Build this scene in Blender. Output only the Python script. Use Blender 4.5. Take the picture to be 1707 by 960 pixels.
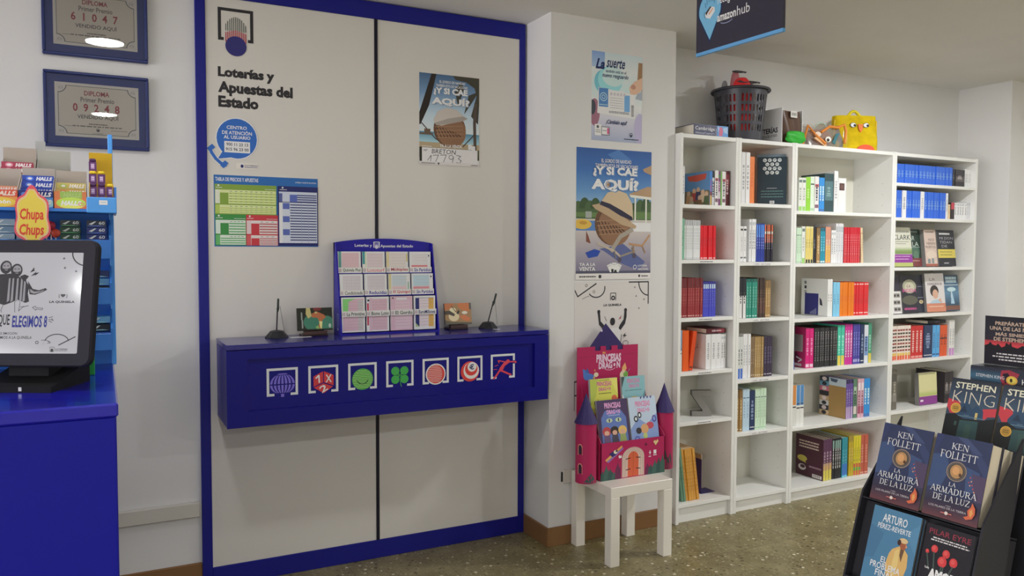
import bpy, math, random
from mathutils import Vector, Matrix
random.seed(7)
for _o in list(bpy.data.objects): bpy.data.objects.remove(_o)
SC = bpy.context.scene
COL = SC.collection
PI = math.pi

# ------------------------------------------------------------ camera
CAM_POS = Vector((-2.5299, -3.1339, 1.3816))
CAM_R = Vector((0.88909, -0.45771, 0.0033)); CAM_U = Vector((0.01834, 0.04283, 0.99891)); CAM_F = Vector((0.45736, 0.88807, -0.04648))
cd = bpy.data.cameras.new('camera'); cd.sensor_width = 36.0; cd.sensor_fit = 'HORIZONTAL'; cd.lens = 1323.87/1707*36
cd.clip_start = 0.05; cd.clip_end = 60
cam = bpy.data.objects.new('camera', cd); COL.objects.link(cam)
cam.matrix_world = Matrix(((CAM_R.x, CAM_U.x, -CAM_F.x, CAM_POS.x), (CAM_R.y, CAM_U.y, -CAM_F.y, CAM_POS.y), (CAM_R.z, CAM_U.z, -CAM_F.z, CAM_POS.z), (0, 0, 0, 1)))
SC.camera = cam

# ------------------------------------------------------------ world, exposure
SKY = 8.0                           # daylight outside the added, unseen window at the far left
w = bpy.data.worlds.new('world'); SC.world = w; w.use_nodes = True
w.node_tree.nodes['Background'].inputs[0].default_value = (1.0, .97, .98, 1); w.node_tree.nodes['Background'].inputs[1].default_value = SKY
SC.view_settings.view_transform = 'Standard'; SC.view_settings.look = 'None'; SC.view_settings.gamma = 1; SC.view_settings.use_curve_mapping = False
SC.view_settings.exposure = -0.1
LAMP_W = 29.0                       # watts of one ceiling downlight
LAMP_COL = (0.99, 1.0, 1.01)
LAMPS = [(x, y) for y in (-1.05, -3.54, -6.03) for x in (-6.3, -2.5, 1.3, 5.1)]
DIM = {(-2.5, -1.05): .2, (1.3, -1.05): .95, (-2.5, -3.54): .5, (-6.3, -1.05): .6, (1.3, -3.54): 1.25}      # the two lamps nearest the back wall burn lower
CEIL = 2.468; WY = 0.282             # ceiling height, back wall plane

# ------------------------------------------------------------ colour and materials
def lin(h):
    h = h.lstrip('#'); o = []
    if len(h) == 3: h = ''.join(q*2 for q in h)
    for i in (0, 2, 4):
        v = int(h[i:i+2], 16)/255
        o.append(v/12.92 if v <= .04045 else ((v+.055)/1.055)**2.4)
    return o
K = 0.60
def C(h):
    """albedo of a surface that shows as this sRGB colour under the shop's light"""
    if not isinstance(h, str): return tuple(h)
    return tuple(min(.86, max(.004, v/K)) for v in lin(h))
def CA(h):
    """print colour: printed inks are a little duller than paint"""
    c = C(h); y = .25*c[0]+.65*c[1]+.1*c[2]
    return tuple(v*.86+y*.14 for v in c)
def nodes(m):
    m.use_nodes = True; nt = m.node_tree; return nt, nt.nodes['Principled BSDF']
def vmat(name, rough=.5, spec=.4, bump=0, bscale=200, metal=0, coat=0):
    """material whose colour comes from the mesh's print colours, with a fine procedural grain"""
    m = bpy.data.materials.new(name); nt, b = nodes(m)
    a = nt.nodes.new('ShaderNodeVertexColor'); a.layer_name = 'Col'
    nt.links.new(a.outputs['Color'], b.inputs['Base Color'])
    n = nt.nodes.new('ShaderNodeTexNoise'); n.inputs['Scale'].default_value = bscale; n.inputs['Detail'].default_value = 2
    tc = nt.nodes.new('ShaderNodeTexCoord'); nt.links.new(tc.outputs['Object'], n.inputs['Vector'])
    mr = nt.nodes.new('ShaderNodeMapRange'); mr.inputs['To Min'].default_value = max(0, rough-.05); mr.inputs['To Max'].default_value = min(1, rough+.05)
    nt.links.new(n.outputs['Fac'], mr.inputs['Value']); nt.links.new(mr.outputs['Result'], b.inputs['Roughness'])
    b.inputs['Specular IOR Level'].default_value = spec; b.inputs['Metallic'].default_value = metal; b.inputs['Coat Weight'].default_value = coat
    if bump:
        bp = nt.nodes.new('ShaderNodeBump'); bp.inputs['Strength'].default_value = bump; bp.inputs['Distance'].default_value = .002
        nt.links.new(n.outputs['Fac'], bp.inputs['Height']); nt.links.new(bp.outputs['Normal'], b.inputs['Normal'])
    return m
M_PAPER = vmat('printed_paper', .55, .25, 0, 12)
M_GLOSS = vmat('glossy_print', .34, .38, 0, 12)
M_CARD = vmat('printed_card', .5, .3, .1, 300)
M_PLASTIC = vmat('plastic', .38, .45, .05, 400)
M_SATIN = vmat('satin_lacquer', .33, .28, .06, 350)
M_MATT = vmat('matt_paint', .7, .2, .1, 150)
M_METAL = vmat('metal', .3, .5, 0, 100, 1.0)
def wallmat(name, col, rough=.85, bump=.15, scale=35):
    m = bpy.data.materials.new(name); nt, b = nodes(m)
    tc = nt.nodes.new('ShaderNodeTexCoord')
    n = nt.nodes.new('ShaderNodeTexNoise'); n.inputs['Scale'].default_value = scale; n.inputs['Detail'].default_value = 5
    n2 = nt.nodes.new('ShaderNodeTexNoise'); n2.inputs['Scale'].default_value = 1.3; n2.inputs['Detail'].default_value = 2
    nt.links.new(tc.outputs['Object'], n.inputs['Vector']); nt.links.new(tc.outputs['Object'], n2.inputs['Vector'])
    r = nt.nodes.new('ShaderNodeValToRGB'); c = col
    r.color_ramp.elements[0].color = (c[0]*.96, c[1]*.96, c[2]*.96, 1); r.color_ramp.elements[1].color = (min(1, c[0]*1.03), min(1, c[1]*1.03), min(1, c[2]*1.03), 1)
    r.color_ramp.elements[0].position = .35; r.color_ramp.elements[1].position = .65
    nt.links.new(n2.outputs['Fac'], r.inputs['Fac']); nt.links.new(r.outputs['Color'], b.inputs['Base Color'])
    b.inputs['Roughness'].default_value = rough; b.inputs['Specular IOR Level'].default_value = .2
    bp = nt.nodes.new('ShaderNodeBump'); bp.inputs['Strength'].default_value = bump; bp.inputs['Distance'].default_value = .004
    nt.links.new(n.outputs['Fac'], bp.inputs['Height']); nt.links.new(bp.outputs['Normal'], b.inputs['Normal'])
    return m
M_WALL = wallmat('white_wall_paint', (.79, .785, .775))
M_CEIL = wallmat('ceiling_paint', (.80, .79, .77))
M_SKIRT = wallmat('brown_skirting', (.25, .13, .055), .5, .1, 60)
def terrazzo():
    m = bpy.data.materials.new('terrazzo'); nt, b = nodes(m); N = nt.nodes.new; L = nt.links.new
    tc = N('ShaderNodeTexCoord')
    def vor(scale):
        v = N('ShaderNodeTexVoronoi'); v.inputs['Scale'].default_value = scale; L(tc.outputs['Object'], v.inputs['Vector']); return v
    def ramp(src, stops, interp='LINEAR'):
        r = N('ShaderNodeValToRGB'); r.color_ramp.interpolation = interp
        while len(r.color_ramp.elements) < len(stops): r.color_ramp.elements.new(.5)
        for e, (p, c) in zip(r.color_ramp.elements, stops): e.position = p; e.color = (*c, 1)
        L(src, r.inputs['Fac']); return r.outputs['Color']
    def mix(f, a, bb):
        x = N('ShaderNodeMix'); x.data_type = 'RGBA'; L(f, x.inputs['Factor']); L(a, x.inputs['A']); L(bb, x.inputs['B']); return x.outputs['Result']
    nz = N('ShaderNodeTexNoise'); nz.inputs['Scale'].default_value = 6; nz.inputs['Detail'].default_value = 6; L(tc.outputs['Object'], nz.inputs['Vector'])
    base = ramp(nz.outputs['Fac'], [(.3, (.19, .155, .07)), (.5, (.25, .21, .10)), (.7, (.32, .275, .14))])
    v1 = vor(55); sep = N('ShaderNodeSeparateColor'); L(v1.outputs['Color'], sep.inputs['Color'])
    chip = ramp(sep.outputs['Red'], [(0, (.16, .13, .06)), (.25, (.24, .20, .095)), (.6, (.31, .27, .14)), (.9, (.40, .35, .20))], 'CONSTANT')
    m1 = ramp(v1.outputs['Distance'], [(.30, (1, 1, 1)), (.42, (0, 0, 0))])
    c1 = mix(m1, base, chip)
    v2 = vor(30); s2 = N('ShaderNodeSeparateColor'); L(v2.outputs['Color'], s2.inputs['Color'])
    sel = ramp(s2.outputs['Green'], [(0, (0, 0, 0)), (.45, (1, 1, 1))], 'CONSTANT')
    dm = ramp(v2.outputs['Distance'], [(.20, (1, 1, 1)), (.25, (0, 0, 0))])
    mm = N('ShaderNodeMix'); mm.data_type = 'RGBA'; mm.blend_type = 'MULTIPLY'; mm.inputs['Factor'].default_value = 1; L(sel, mm.inputs['A']); L(dm, mm.inputs['B'])
    wht = ramp(s2.outputs['Blue'], [(0, (.72, .67, .50)), (.5, (.52, .46, .29)), (.78, (.09, .07, .03))], 'CONSTANT')
    c2 = mix(mm.outputs['Result'], c1, wht)
    v3 = vor(80); s3 = N('ShaderNodeSeparateColor'); L(v3.outputs['Color'], s3.inputs['Color'])
    sel3 = ramp(s3.outputs['Green'], [(0, (0, 0, 0)), (.66, (1, 1, 1))], 'CONSTANT')
    dm3 = ramp(v3.outputs['Distance'], [(.2, (1, 1, 1)), (.27, (0, 0, 0))])
    m3 = N('ShaderNodeMix'); m3.data_type = 'RGBA'; m3.blend_type = 'MULTIPLY'; m3.inputs['Factor'].default_value = 1; L(sel3, m3.inputs['A']); L(dm3, m3.inputs['B'])
    w3 = ramp(s3.outputs['Blue'], [(0, (.55, .5, .38)), (.6, (.06, .05, .03))], 'CONSTANT')
    c3 = mix(m3.outputs['Result'], c2, w3)
    br = N('ShaderNodeTexBrick'); br.offset = 0; br.inputs['Scale'].default_value = 1; br.inputs['Mortar Size'].default_value = .0015; br.inputs['Brick Width'].default_value = .4; br.inputs['Row Height'].default_value = .4
    L(tc.outputs['Object'], br.inputs['Vector'])
    joint = N('ShaderNodeRGB'); joint.outputs[0].default_value = (.15, .12, .07, 1)
    L(mix(br.outputs['Fac'], c3, joint.outputs[0]), b.inputs['Base Color'])
    b.inputs['Roughness'].default_value = .33; b.inputs['Specular IOR Level'].default_value = .4
    return m
M_FLOOR = terrazzo()
def glassmat(name, tint=(1, 1, 1), ior=1.45, rough=0.0, film=0.0):
    m = bpy.data.materials.new(name); m.use_nodes = True; nt = m.node_tree; nt.nodes.clear(); N = nt.nodes.new; L = nt.links.new
    o = N('ShaderNodeOutputMaterial'); t = N('ShaderNodeBsdfTransparent'); t.inputs[0].default_value = (*tint, 1)
    g = N('ShaderNodeBsdfGlossy'); g.inputs['Roughness'].default_value = rough
    fr = N('ShaderNodeFresnel'); fr.inputs['IOR'].default_value = ior
    mx = N('ShaderNodeMixShader'); L(fr.outputs[0], mx.inputs[0]); L(t.outputs[0], mx.inputs[1]); L(g.outputs[0], mx.inputs[2])
    out = mx.outputs[0]
    if film:
        d = N('ShaderNodeBsdfDiffuse'); d.inputs[0].default_value = (*tint, 1); nz = N('ShaderNodeTexNoise'); nz.inputs['Scale'].default_value = 5
        m2 = N('ShaderNodeMixShader'); mr = N('ShaderNodeMapRange'); mr.inputs['To Min'].default_value = film*.6; mr.inputs['To Max'].default_value = film*1.3
        L(nz.outputs[0], mr.inputs[0]); L(mr.outputs[0], m2.inputs[0]); L(out, m2.inputs[1]); L(d.outputs[0], m2.inputs[2]); out = m2.outputs[0]
    L(out, o.inputs[0]); return m
M_GLASS = glassmat('picture_glass')
def emat(name, strength, vc=False, col=(1, 1, 1)):
    m = bpy.data.materials.new(name); nt, b = nodes(m)
    b.inputs['Base Color'].default_value = (.02, .02, .02, 1); b.inputs['Roughness'].default_value = .08; b.inputs['Specular IOR Level'].default_value = .5
    if vc:
        a = nt.nodes.new('ShaderNodeVertexColor'); a.layer_name = 'Col'; nt.links.new(a.outputs['Color'], b.inputs['Emission Color'])
    else: b.inputs['Emission Color'].default_value = (*col, 1)
    b.inputs['Emission Strength'].default_value = strength
    return m
M_SCREEN = emat('lit_screen', .58, True)
M_LAMP = emat('lamp_diffuser', 9.0, False, LAMP_COL)

# ------------------------------------------------------------ mesh builder
class MB:
    def __init__(s): s.v = []; s.f = []; s.c = []; s.sm = []
    def add(s, pts, faces, col, M=None, smooth=False):
        b = len(s.v); col = C(col)
        s.v += [tuple(M @ Vector(p)) if M is not None else tuple(p) for p in pts]
        for f in faces: s.f.append(tuple(b+i for i in f)); s.c.append(col); s.sm.append(smooth)
        return s
    def box(s, x0, y0, z0, x1, y1, z1, col, M=None, bev=0):
        if bev:
            b = min(bev, (x1-x0)/2.01, (y1-y0)/2.01, (z1-z0)/2.01)
            pts = []; idx = {}
            for i, (sx, X) in enumerate(((1, x0), (-1, x1))):
                for j, (sy, Y) in enumerate(((1, y0), (-1, y1))):
                    for k, (sz, Z) in enumerate(((1, z0), (-1, z1))):
                        for ax in range(3):
                            idx[(i, j, k, ax)] = len(pts)
                            pts.append((X+(sx*b if ax != 0 else 0), Y+(sy*b if ax != 1 else 0), Z+(sz*b if ax != 2 else 0)))
            F = []
            for a in range(3):
                for e in (0, 1):
                    o1, o2 = [q for q in range(3) if q != a]
                    def key(u, w_):
                        t = [0, 0, 0]; t[a] = e; t[o1] = u; t[o2] = w_; return tuple(t)
                    F.append([idx[(*key(0, 0), a)], idx[(*key(1, 0), a)], idx[(*key(1, 1), a)], idx[(*key(0, 1), a)]])
            for a in range(3):                     # edges along axis a
                o1, o2 = [q for q in range(3) if q != a]
                for u in (0, 1):
                    for w_ in (0, 1):
                        def key(e):
                            t = [0, 0, 0]; t[a] = e; t[o1] = u; t[o2] = w_; return tuple(t)
                        F.append([idx[(*key(0), o1)], idx[(*key(1), o1)], idx[(*key(1), o2)], idx[(*key(0), o2)]])
            for i in (0, 1):
                for j in (0, 1):
                    for k in (0, 1): F.append([idx[(i, j, k, 0)], idx[(i, j, k, 1)], idx[(i, j, k, 2)]])
            c0 = Vector(((x0+x1)/2, (y0+y1)/2, (z0+z1)/2)); FF = []
            for f in F:
                a_, b_, c_ = (Vector(pts[q]) for q in f[:3]); n = (b_-a_).cross(c_-a_)
                FF.append(f if n.dot(sum((Vector(pts[q]) for q in f), Vector())/len(f)-c0) > 0 else f[::-1])
            return s.add(pts, FF, col, M)
        p = [(x0, y0, z0), (x1, y0, z0), (x1, y1, z0), (x0, y1, z0), (x0, y0, z1), (x1, y0, z1), (x1, y1, z1), (x0, y1, z1)]
        return s.add(p, [(0, 3, 2, 1), (4, 5, 6, 7), (0, 1, 5, 4), (1, 2, 6, 5), (2, 3, 7, 6), (3, 0, 4, 7)], col, M)
    def prism(s, poly, a0, a1, axis, col, M=None, sides=None):
        """extrude a 2-D polygon along an axis: 'y' -> poly is (x,z); 'x' -> (y,z); 'z' -> (x,y)"""
        n = len(poly)
        def P(q, t): return {'y': (q[0], t, q[1]), 'x': (t, q[0], q[1]), 'z': (q[0], q[1], t)}[axis]
        area = sum(poly[i][0]*poly[(i+1) % n][1]-poly[(i+1) % n][0]*poly[i][1] for i in range(n))
        if (area > 0) == (axis == 'y'): poly = poly[::-1]
        pts = [P(q, a0) for q in poly]+[P(q, a1) for q in poly]
        fr = tuple(range(n))
        F = [fr[::-1], tuple(range(n, 2*n))]
        s.add(pts, F, col, M)
        s.add(pts, [(i, (i+1) % n, n+(i+1) % n, n+i) for i in range(n)], sides or col, M)
        return s
    def lathe(s, prof, n, col, M=None, smooth=True, a0=0, a1=2*PI, close=True):
        full = abs(a1-a0-2*PI) < 1e-6; m = n if full else n+1; pts = []
        for k in range(m):
            a = a0+(a1-a0)*k/n
            pts += [(r*math.cos(a), r*math.sin(a), z) for r, z in prof]
        L = len(prof); F = []
        for k in range(n):
            k2 = (k+1) % m
            for i in range(L-1): F.append((k*L+i, k2*L+i, k2*L+i+1, k*L+i+1))
        s.add(pts, F, col, M, smooth)
        if close and full:
            for i in (0, L-1):
                if prof[i][0] > 1e-6:
                    f = tuple(k*L+i for k in range(n)); s.add(pts, [f if i else f[::-1]], col, M)
        return s
    def tube(s, path, r, n, col, M=None, caps=True):
        path = [Vector(p) for p in path]; rr = r if isinstance(r, (list, tuple)) else [r]*len(path); pts = []; prev = None
        for i, p in enumerate(path):
            t = (path[min(i+1, len(path)-1)]-path[max(i-1, 0)]).normalized()
            if prev is None: u = t.orthogonal().normalized()
            else: u = (prev-t*prev.dot(t)).normalized()
            prev = u; v = t.cross(u)
            pts += [tuple(p+(u*math.cos(2*PI*k/n)+v*math.sin(2*PI*k/n))*rr[i]) for k in range(n)]
        F = [(i*n+k, i*n+(k+1) % n, (i+1)*n+(k+1) % n, (i+1)*n+k) for i in range(len(path)-1) for k in range(n)]
        s.add(pts, F, col, M, True)
        if caps: s.add(pts, [tuple(range(n))[::-1], tuple((len(path)-1)*n+k for k in range(n))], col, M)
        return s
    def grid(s, fn, nu, nv, col, M=None, smooth=True, wrap=False):
        pts = [fn(u/nu, v/nv) for v in range(nv+1) for u in range(nu+1)]
        F = [(v*(nu+1)+u, v*(nu+1)+u+1, (v+1)*(nu+1)+u+1, (v+1)*(nu+1)+u) for v in range(nv) for u in range(nu)]
        return s.add(pts, F, col, M, smooth)
    def art(s, a, M=None):
        for pts, faces, cols in a.items:
            b = len(s.v); s.v += [tuple(M @ Vector(p)) if M is not None else p for p in pts]
            for i, f in enumerate(faces):
                s.f.append(tuple(b+q for q in f)); s.c.append(cols if isinstance(cols, tuple) else [cols[q] for q in f]); s.sm.append(False)
        return s
    def mesh(s, name, mat):
        me = bpy.data.meshes.new(name); me.from_pydata(s.v, [], s.f)
        ca = me.color_attributes.new('Col', 'FLOAT_COLOR', 'CORNER'); buf = []
        for f, c in zip(s.f, s.c):
            if isinstance(c, tuple): buf += [c[0], c[1], c[2], 1.0]*len(f)
            else:
                for q in c: buf += [q[0], q[1], q[2], 1.0]
        ca.data.foreach_set('color', buf)
        me.polygons.foreach_set('use_smooth', s.sm)
        me.materials.append(mat); me.update(); return me
    def build(s, name, mat, parent=None, M=None):
        o = bpy.data.objects.new(name, s.mesh(name, mat)); COL.objects.link(o)
        if parent is not None: o.parent = parent
        if M is not None: o.matrix_basis = M
        return o
def T(x=0, y=0, z=0): return Matrix.Translation((x, y, z))
def RZ(a): return Matrix.Rotation(a, 4, 'Z')
def RX(a): return Matrix.Rotation(a, 4, 'X')
def RY(a): return Matrix.Rotation(a, 4, 'Y')
def tag(o, label, cat, group=None, M=None):
    o['label'] = label; o['category'] = cat
    if group: o['group'] = group
    if M is not None: o.matrix_basis = M
    return o
def thing(name, label, cat, M=None, group=None):
    o = bpy.data.objects.new(name, None); o.empty_display_size = .05; COL.objects.link(o)
    return tag(o, label, cat, group, M if M is not None else Matrix())
def struct(name, mb, mat):
    o = mb.build(name, mat); o['kind'] = 'structure'; return o
def copy_tree(o):
    c = o.copy(); COL.objects.link(c)
    for ch in o.children:
        d = ch.copy(); COL.objects.link(d); d.parent = c
        for g in ch.children:
            e = g.copy(); COL.objects.link(e); e.parent = d
    return c

# ------------------------------------------------------------ flat print work
_txt = {}
def glyphs(t, bold, shear):
    k = (t, bold, shear)
    if k not in _txt:
        cu = bpy.data.curves.new('lettering', 'FONT'); cu.body = t; cu.offset = bold; cu.shear = shear; cu.resolution_u = 2; cu.dimensions = '2D'; cu.fill_mode = 'BOTH'
        ob = bpy.data.objects.new('lettering', cu); me = ob.to_mesh()
        v = [(p.co.x, p.co.y) for p in me.vertices]; f = [tuple(p.vertices) for p in me.polygons]
        ob.to_mesh_clear(); bpy.data.objects.remove(ob); bpy.data.curves.remove(cu)
        xs = [p[0] for p in v] or [0, 1]; ys = [p[1] for p in v] or [0, 1]
        _txt[k] = (v, f, min(xs), max(xs), min(ys), max(ys))
    return _txt[k]
# a drawn capital alphabet with serifs, for the book covers set in a roman face: strokes (x0,y0,x1,y1,width) in a unit cell
_SER = {
 'K': ([(.16, 0, .16, 1, .13), (.2, .42, .8, 1, .06), (.36, .56, .86, 0, .13)], .95, [(.16, 0), (.16, 1), (.82, 0), (.78, 1)]),
 'E': ([(.16, 0, .16, 1, .13), (.16, .97, .68, .97, .06), (.16, .52, .58, .52, .06), (.16, .03, .72, .03, .06), (.69, .97, .69, .8, .05), (.73, .03, .73, .22, .05)], .8, [(.1, 0), (.1, 1)]),
 'N': ([(.14, 0, .14, 1, .06), (.16, 1, .84, 0, .13), (.86, 0, .86, 1, .06)], 1.0, [(.14, 0), (.12, 1), (.86, 1)]),
 'F': ([(.16, 0, .16, 1, .13), (.16, .97, .68, .97, .06), (.16, .52, .56, .52, .06), (.69, .97, .69, .78, .05)], .74, [(.16, 0), (.1, 1)]),
 'O': ('O', .98, []),
 'L': ([(.16, 0, .16, 1, .13), (.16, .03, .68, .03, .06), (.7, .03, .7, .22, .05)], .74, [(.1, 0), (.16, 1)]),
 'T': ([(.4, 0, .4, 1, .13), (.02, .97, .78, .97, .06), (.03, .97, .03, .8, .05), (.77, .97, .77, .8, .05)], .8, [(.4, 0)]),
 'A': ([(.1, 0, .46, 1, .06), (.46, 1, .84, 0, .14), (.22, .35, .68, .35, .05)], .94, [(.1, 0), (.84, 0)]),
 'R': ([(.16, 0, .16, 1, .13), (.16, .97, .5, .97, .06), (.16, .5, .5, .5, .06), (.5, .97, .66, .85, .1), (.66, .88, .66, .6, .12), (.66, .62, .48, .5, .1), (.42, .5, .82, 0, .13)], .9, [(.16, 0), (.1, 1), (.84, 0)]),
 'M': ([(.14, 0, .18, 1, .06), (.18, 1, .52, .05, .13), (.52, .05, .86, 1, .06), (.88, 0, .86, 1, .13)], 1.08, [(.14, 0), (.14, 1), (.9, 0), (.9, 1)]),
 'D': ([(.16, 0, .16, 1, .13), (.16, .97, .5, .97, .06), (.16, .03, .5, .03, .06), (.5, .97, .78, .78, .1), (.8, .82, .8, .2, .13), (.78, .22, .5, .03, .1)], .96, [(.1, 0), (.1, 1)]),
 'U': ([(.16, .25, .16, 1, .13), (.16, .28, .3, .05, .1), (.28, .04, .58, .04, .07), (.58, .05, .74, .28, .08), (.75, .25, .75, 1, .06)], .92, [(.16, 1), (.75, 1)]),
 'Z': ([(.06, .97, .74, .97, .06), (.74, .97, .08, .03, .13), (.06, .03, .78, .03, .06), (.06, .97, .06, .8, .05), (.77, .03, .77, .22, .05)], .84, []),
}
class Art:
    """layers of flat print on a w x h metre sheet, drawn in ux x uy units with y downwards; lies in x,z and faces -y"""
    EPS = 4e-5
    def __init__(s, w, h, ux=100, uy=100, lift=2e-4): s.w, s.h, s.ux, s.uy, s.n, s.items, s.lift, s.clip = w, h, ux, uy, 0, [], lift, True
    def P(s, x, y): return (x/s.ux*s.w, -(s.lift+s.n*s.EPS), (1-y/s.uy)*s.h)
    def _add(s, pts, faces, col):
        if s.clip and any(x < 0 or x > s.ux or y < 0 or y > s.uy for x, y in pts):      # trim at the edge of the sheet
            np_, nf = [], []
            for f in faces:
                q = [pts[i] for i in f]
                for ax, lim, sg in ((0, 0, 1), (0, s.ux, -1), (1, 0, 1), (1, s.uy, -1)):
                    o = []
                    for i in range(len(q)):
                        a, b = q[i-1], q[i]; da, db = sg*(a[ax]-lim), sg*(b[ax]-lim)
                        if (da < 0) != (db < 0): t = da/(da-db); o.append((a[0]+(b[0]-a[0])*t, a[1]+(b[1]-a[1])*t))
                        if db >= 0: o.append(b)
                    q = o
                if len(q) > 2: nf.append(tuple(range(len(np_), len(np_)+len(q)))); np_ += q
            pts, faces = np_, nf
            if not pts: return s
        s.items.append(([s.P(*p) for p in pts], faces, col)); return s
    def step(s): s.n += 1; return s
    def poly(s, pts, col):
        s.step(); a = sum(pts[i][0]*pts[(i+1) % len(pts)][1]-pts[(i+1) % len(pts)][0]*pts[i][1] for i in range(len(pts)))
        if a > 0: pts = pts[::-1]
        return s._add(pts, [tuple(range(len(pts)))], CA(col))
    def rect(s, x0, y0, x1, y1, col): return s.poly([(x0, y0), (x1, y0), (x1, y1), (x0, y1)], col)
    def rects(s, rs, col):
        s.step(); pts = []; F = []
        for x0, y0, x1, y1 in rs:
            s.n += .06; s._add([(x0, y1), (x1, y1), (x1, y0), (x0, y0)], [(0, 1, 2, 3)], CA(col))
        return s
    def ell(s, cx, cy, rx, ry, col, n=28, a0=0, a1=2*PI):
        return s.poly([(cx+rx*math.cos(a0+(a1-a0)*i/n), cy+ry*math.sin(a0+(a1-a0)*i/n)) for i in range(n if abs(a1-a0-2*PI) < 1e-6 else n+1)], col)
    def ring(s, cx, cy, rx, ry, wd, col, a0=0, a1=2*PI, n=32):
        s.step(); pts = []; k = s.w/s.ux/(s.h/s.uy)
        for i in range(n+1):
            a = a0+(a1-a0)*i/n
            pts += [(cx+rx*math.cos(a), cy+ry*math.sin(a)), (cx+(rx-wd)*math.cos(a), cy+(ry-wd*k)*math.sin(a))]
        return s._add(pts, [(2*i, 2*i+1, 2*i+3, 2*i+2) for i in range(n)], CA(col))
    def line(s, pts, wd, col):
        s.step(); k = s.w/s.ux/(s.h/s.uy); out = []; F = []
        for i in range(len(pts)-1):
            (x0, y0), (x1, y1) = pts[i], pts[i+1]; dx, dy = (x1-x0), (y1-y0)/k; l = math.hypot(dx, dy) or 1
            nx, ny = -dy/l*wd/2, dx/l*wd/2*k; ex, ey = dx/l*wd*.2, dy/l*wd*.2*k; b = len(out)
            s.n += .06; s._add([(x0+nx-ex, y0+ny-ey), (x0-nx-ex, y0-ny-ey), (x1-nx+ex, y1-ny+ey), (x1+nx+ex, y1+ny+ey)], [(3, 2, 1, 0)], CA(col))
        return s
    def blend(s, x0, y0, x1, y1, cols, vert=True):
        """a printed colour blend (part of the picture)"""
        s.step(); n = len(cols)-1
        for i in range(n):
            t0, t1 = i/n, (i+1)/n; a, b = CA(cols[i]), CA(cols[i+1])
            if vert: s.items.append(([s.P(x0, y0+(y1-y0)*t0), s.P(x0, y0+(y1-y0)*t1), s.P(x1, y0+(y1-y0)*t1), s.P(x1, y0+(y1-y0)*t0)], [(0, 1, 2, 3)], [a, b, b, a]))
            else: s.items.append(([s.P(x0+(x1-x0)*t0, y0), s.P(x0+(x1-x0)*t0, y1), s.P(x0+(x1-x0)*t1, y1), s.P(x0+(x1-x0)*t1, y0)], [(0, 1, 2, 3)], [a, a, b, b]))
        return s
    def text(s, t, x0, y0, x1, y1, col, b=0.0, sh=0.0, rot=0):
        v, f, ax, bx, ay, by = glyphs(t, b, sh); s.step()
        if not f: return s
        pts = [(x0+(p[0]-ax)/(bx-ax)*(x1-x0), y1-(p[1]-ay)/((by-ay) or 1)*(y1-y0)) for p in v]
        if rot:
            k = s.w/s.ux/(s.h/s.uy); cx, cy = (x0+x1)/2, (y0+y1)/2; c_, s_ = math.cos(rot), math.sin(rot)
            pts = [(cx+(px-cx)*c_-(py-cy)/k*s_, cy+((px-cx)*s_+(py-cy)/k*c_)*k) for px, py in pts]
        return s._add(pts, f, CA(col))
    def serif(s, t, x0, y0, x1, y1, col):
        tot = sum(_SER[ch][1]+.06 if ch != ' ' else .4 for ch in t); k = s.w/s.ux/(s.h/s.uy)
        sx = (x1-x0)/tot; sy = (y1-y0); x = x0
        wd = sx
        for ch in t:
            if ch == ' ': x += .4*sx; continue
            st, adv, sf = _SER[ch]
            if st == 'O':
                s.step(); pts = []
                for i in range(25):
                    a = 2*PI*i/24; pts += [(x+(.49+.45*math.cos(a))*sx, (y0+y1)/2-.52*sy*math.sin(a)), (x+(.49+.31*math.cos(a))*sx, (y0+y1)/2-.46*sy*math.sin(a))]
                s._add(pts, [(2*i, 2*i+2, 2*i+3, 2*i+1) for i in range(24)], CA(col))
            else:
                for (a, b, c, d, q) in st: s.line([(x+a*sx, y1-b*sy), (x+c*sx, y1-d*sy)], q*wd, col)
                for (a, b) in sf: s.line([(x+(a-.13)*sx, y1-(.02+b*.96)*sy), (x+(a+.13)*sx, y1-(.02+b*.96)*sy)], .045*wd, col)
            x += (adv+.06)*sx
        return s
    def small(s, x0, y, x1, h, col, seed=1, dens=.8):
        """a line of print too small to read: word-length dashes"""
        r = random.Random(seed*7919+int(y*10)); rs = []; x = x0; u = (x1-x0)
        while x < x1:
            wd = u*r.uniform(.03, .12); rs.append((x, y, min(x1, x+wd), y+h)); x += wd+u*.02
        return s.rects(rs, col)
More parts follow.
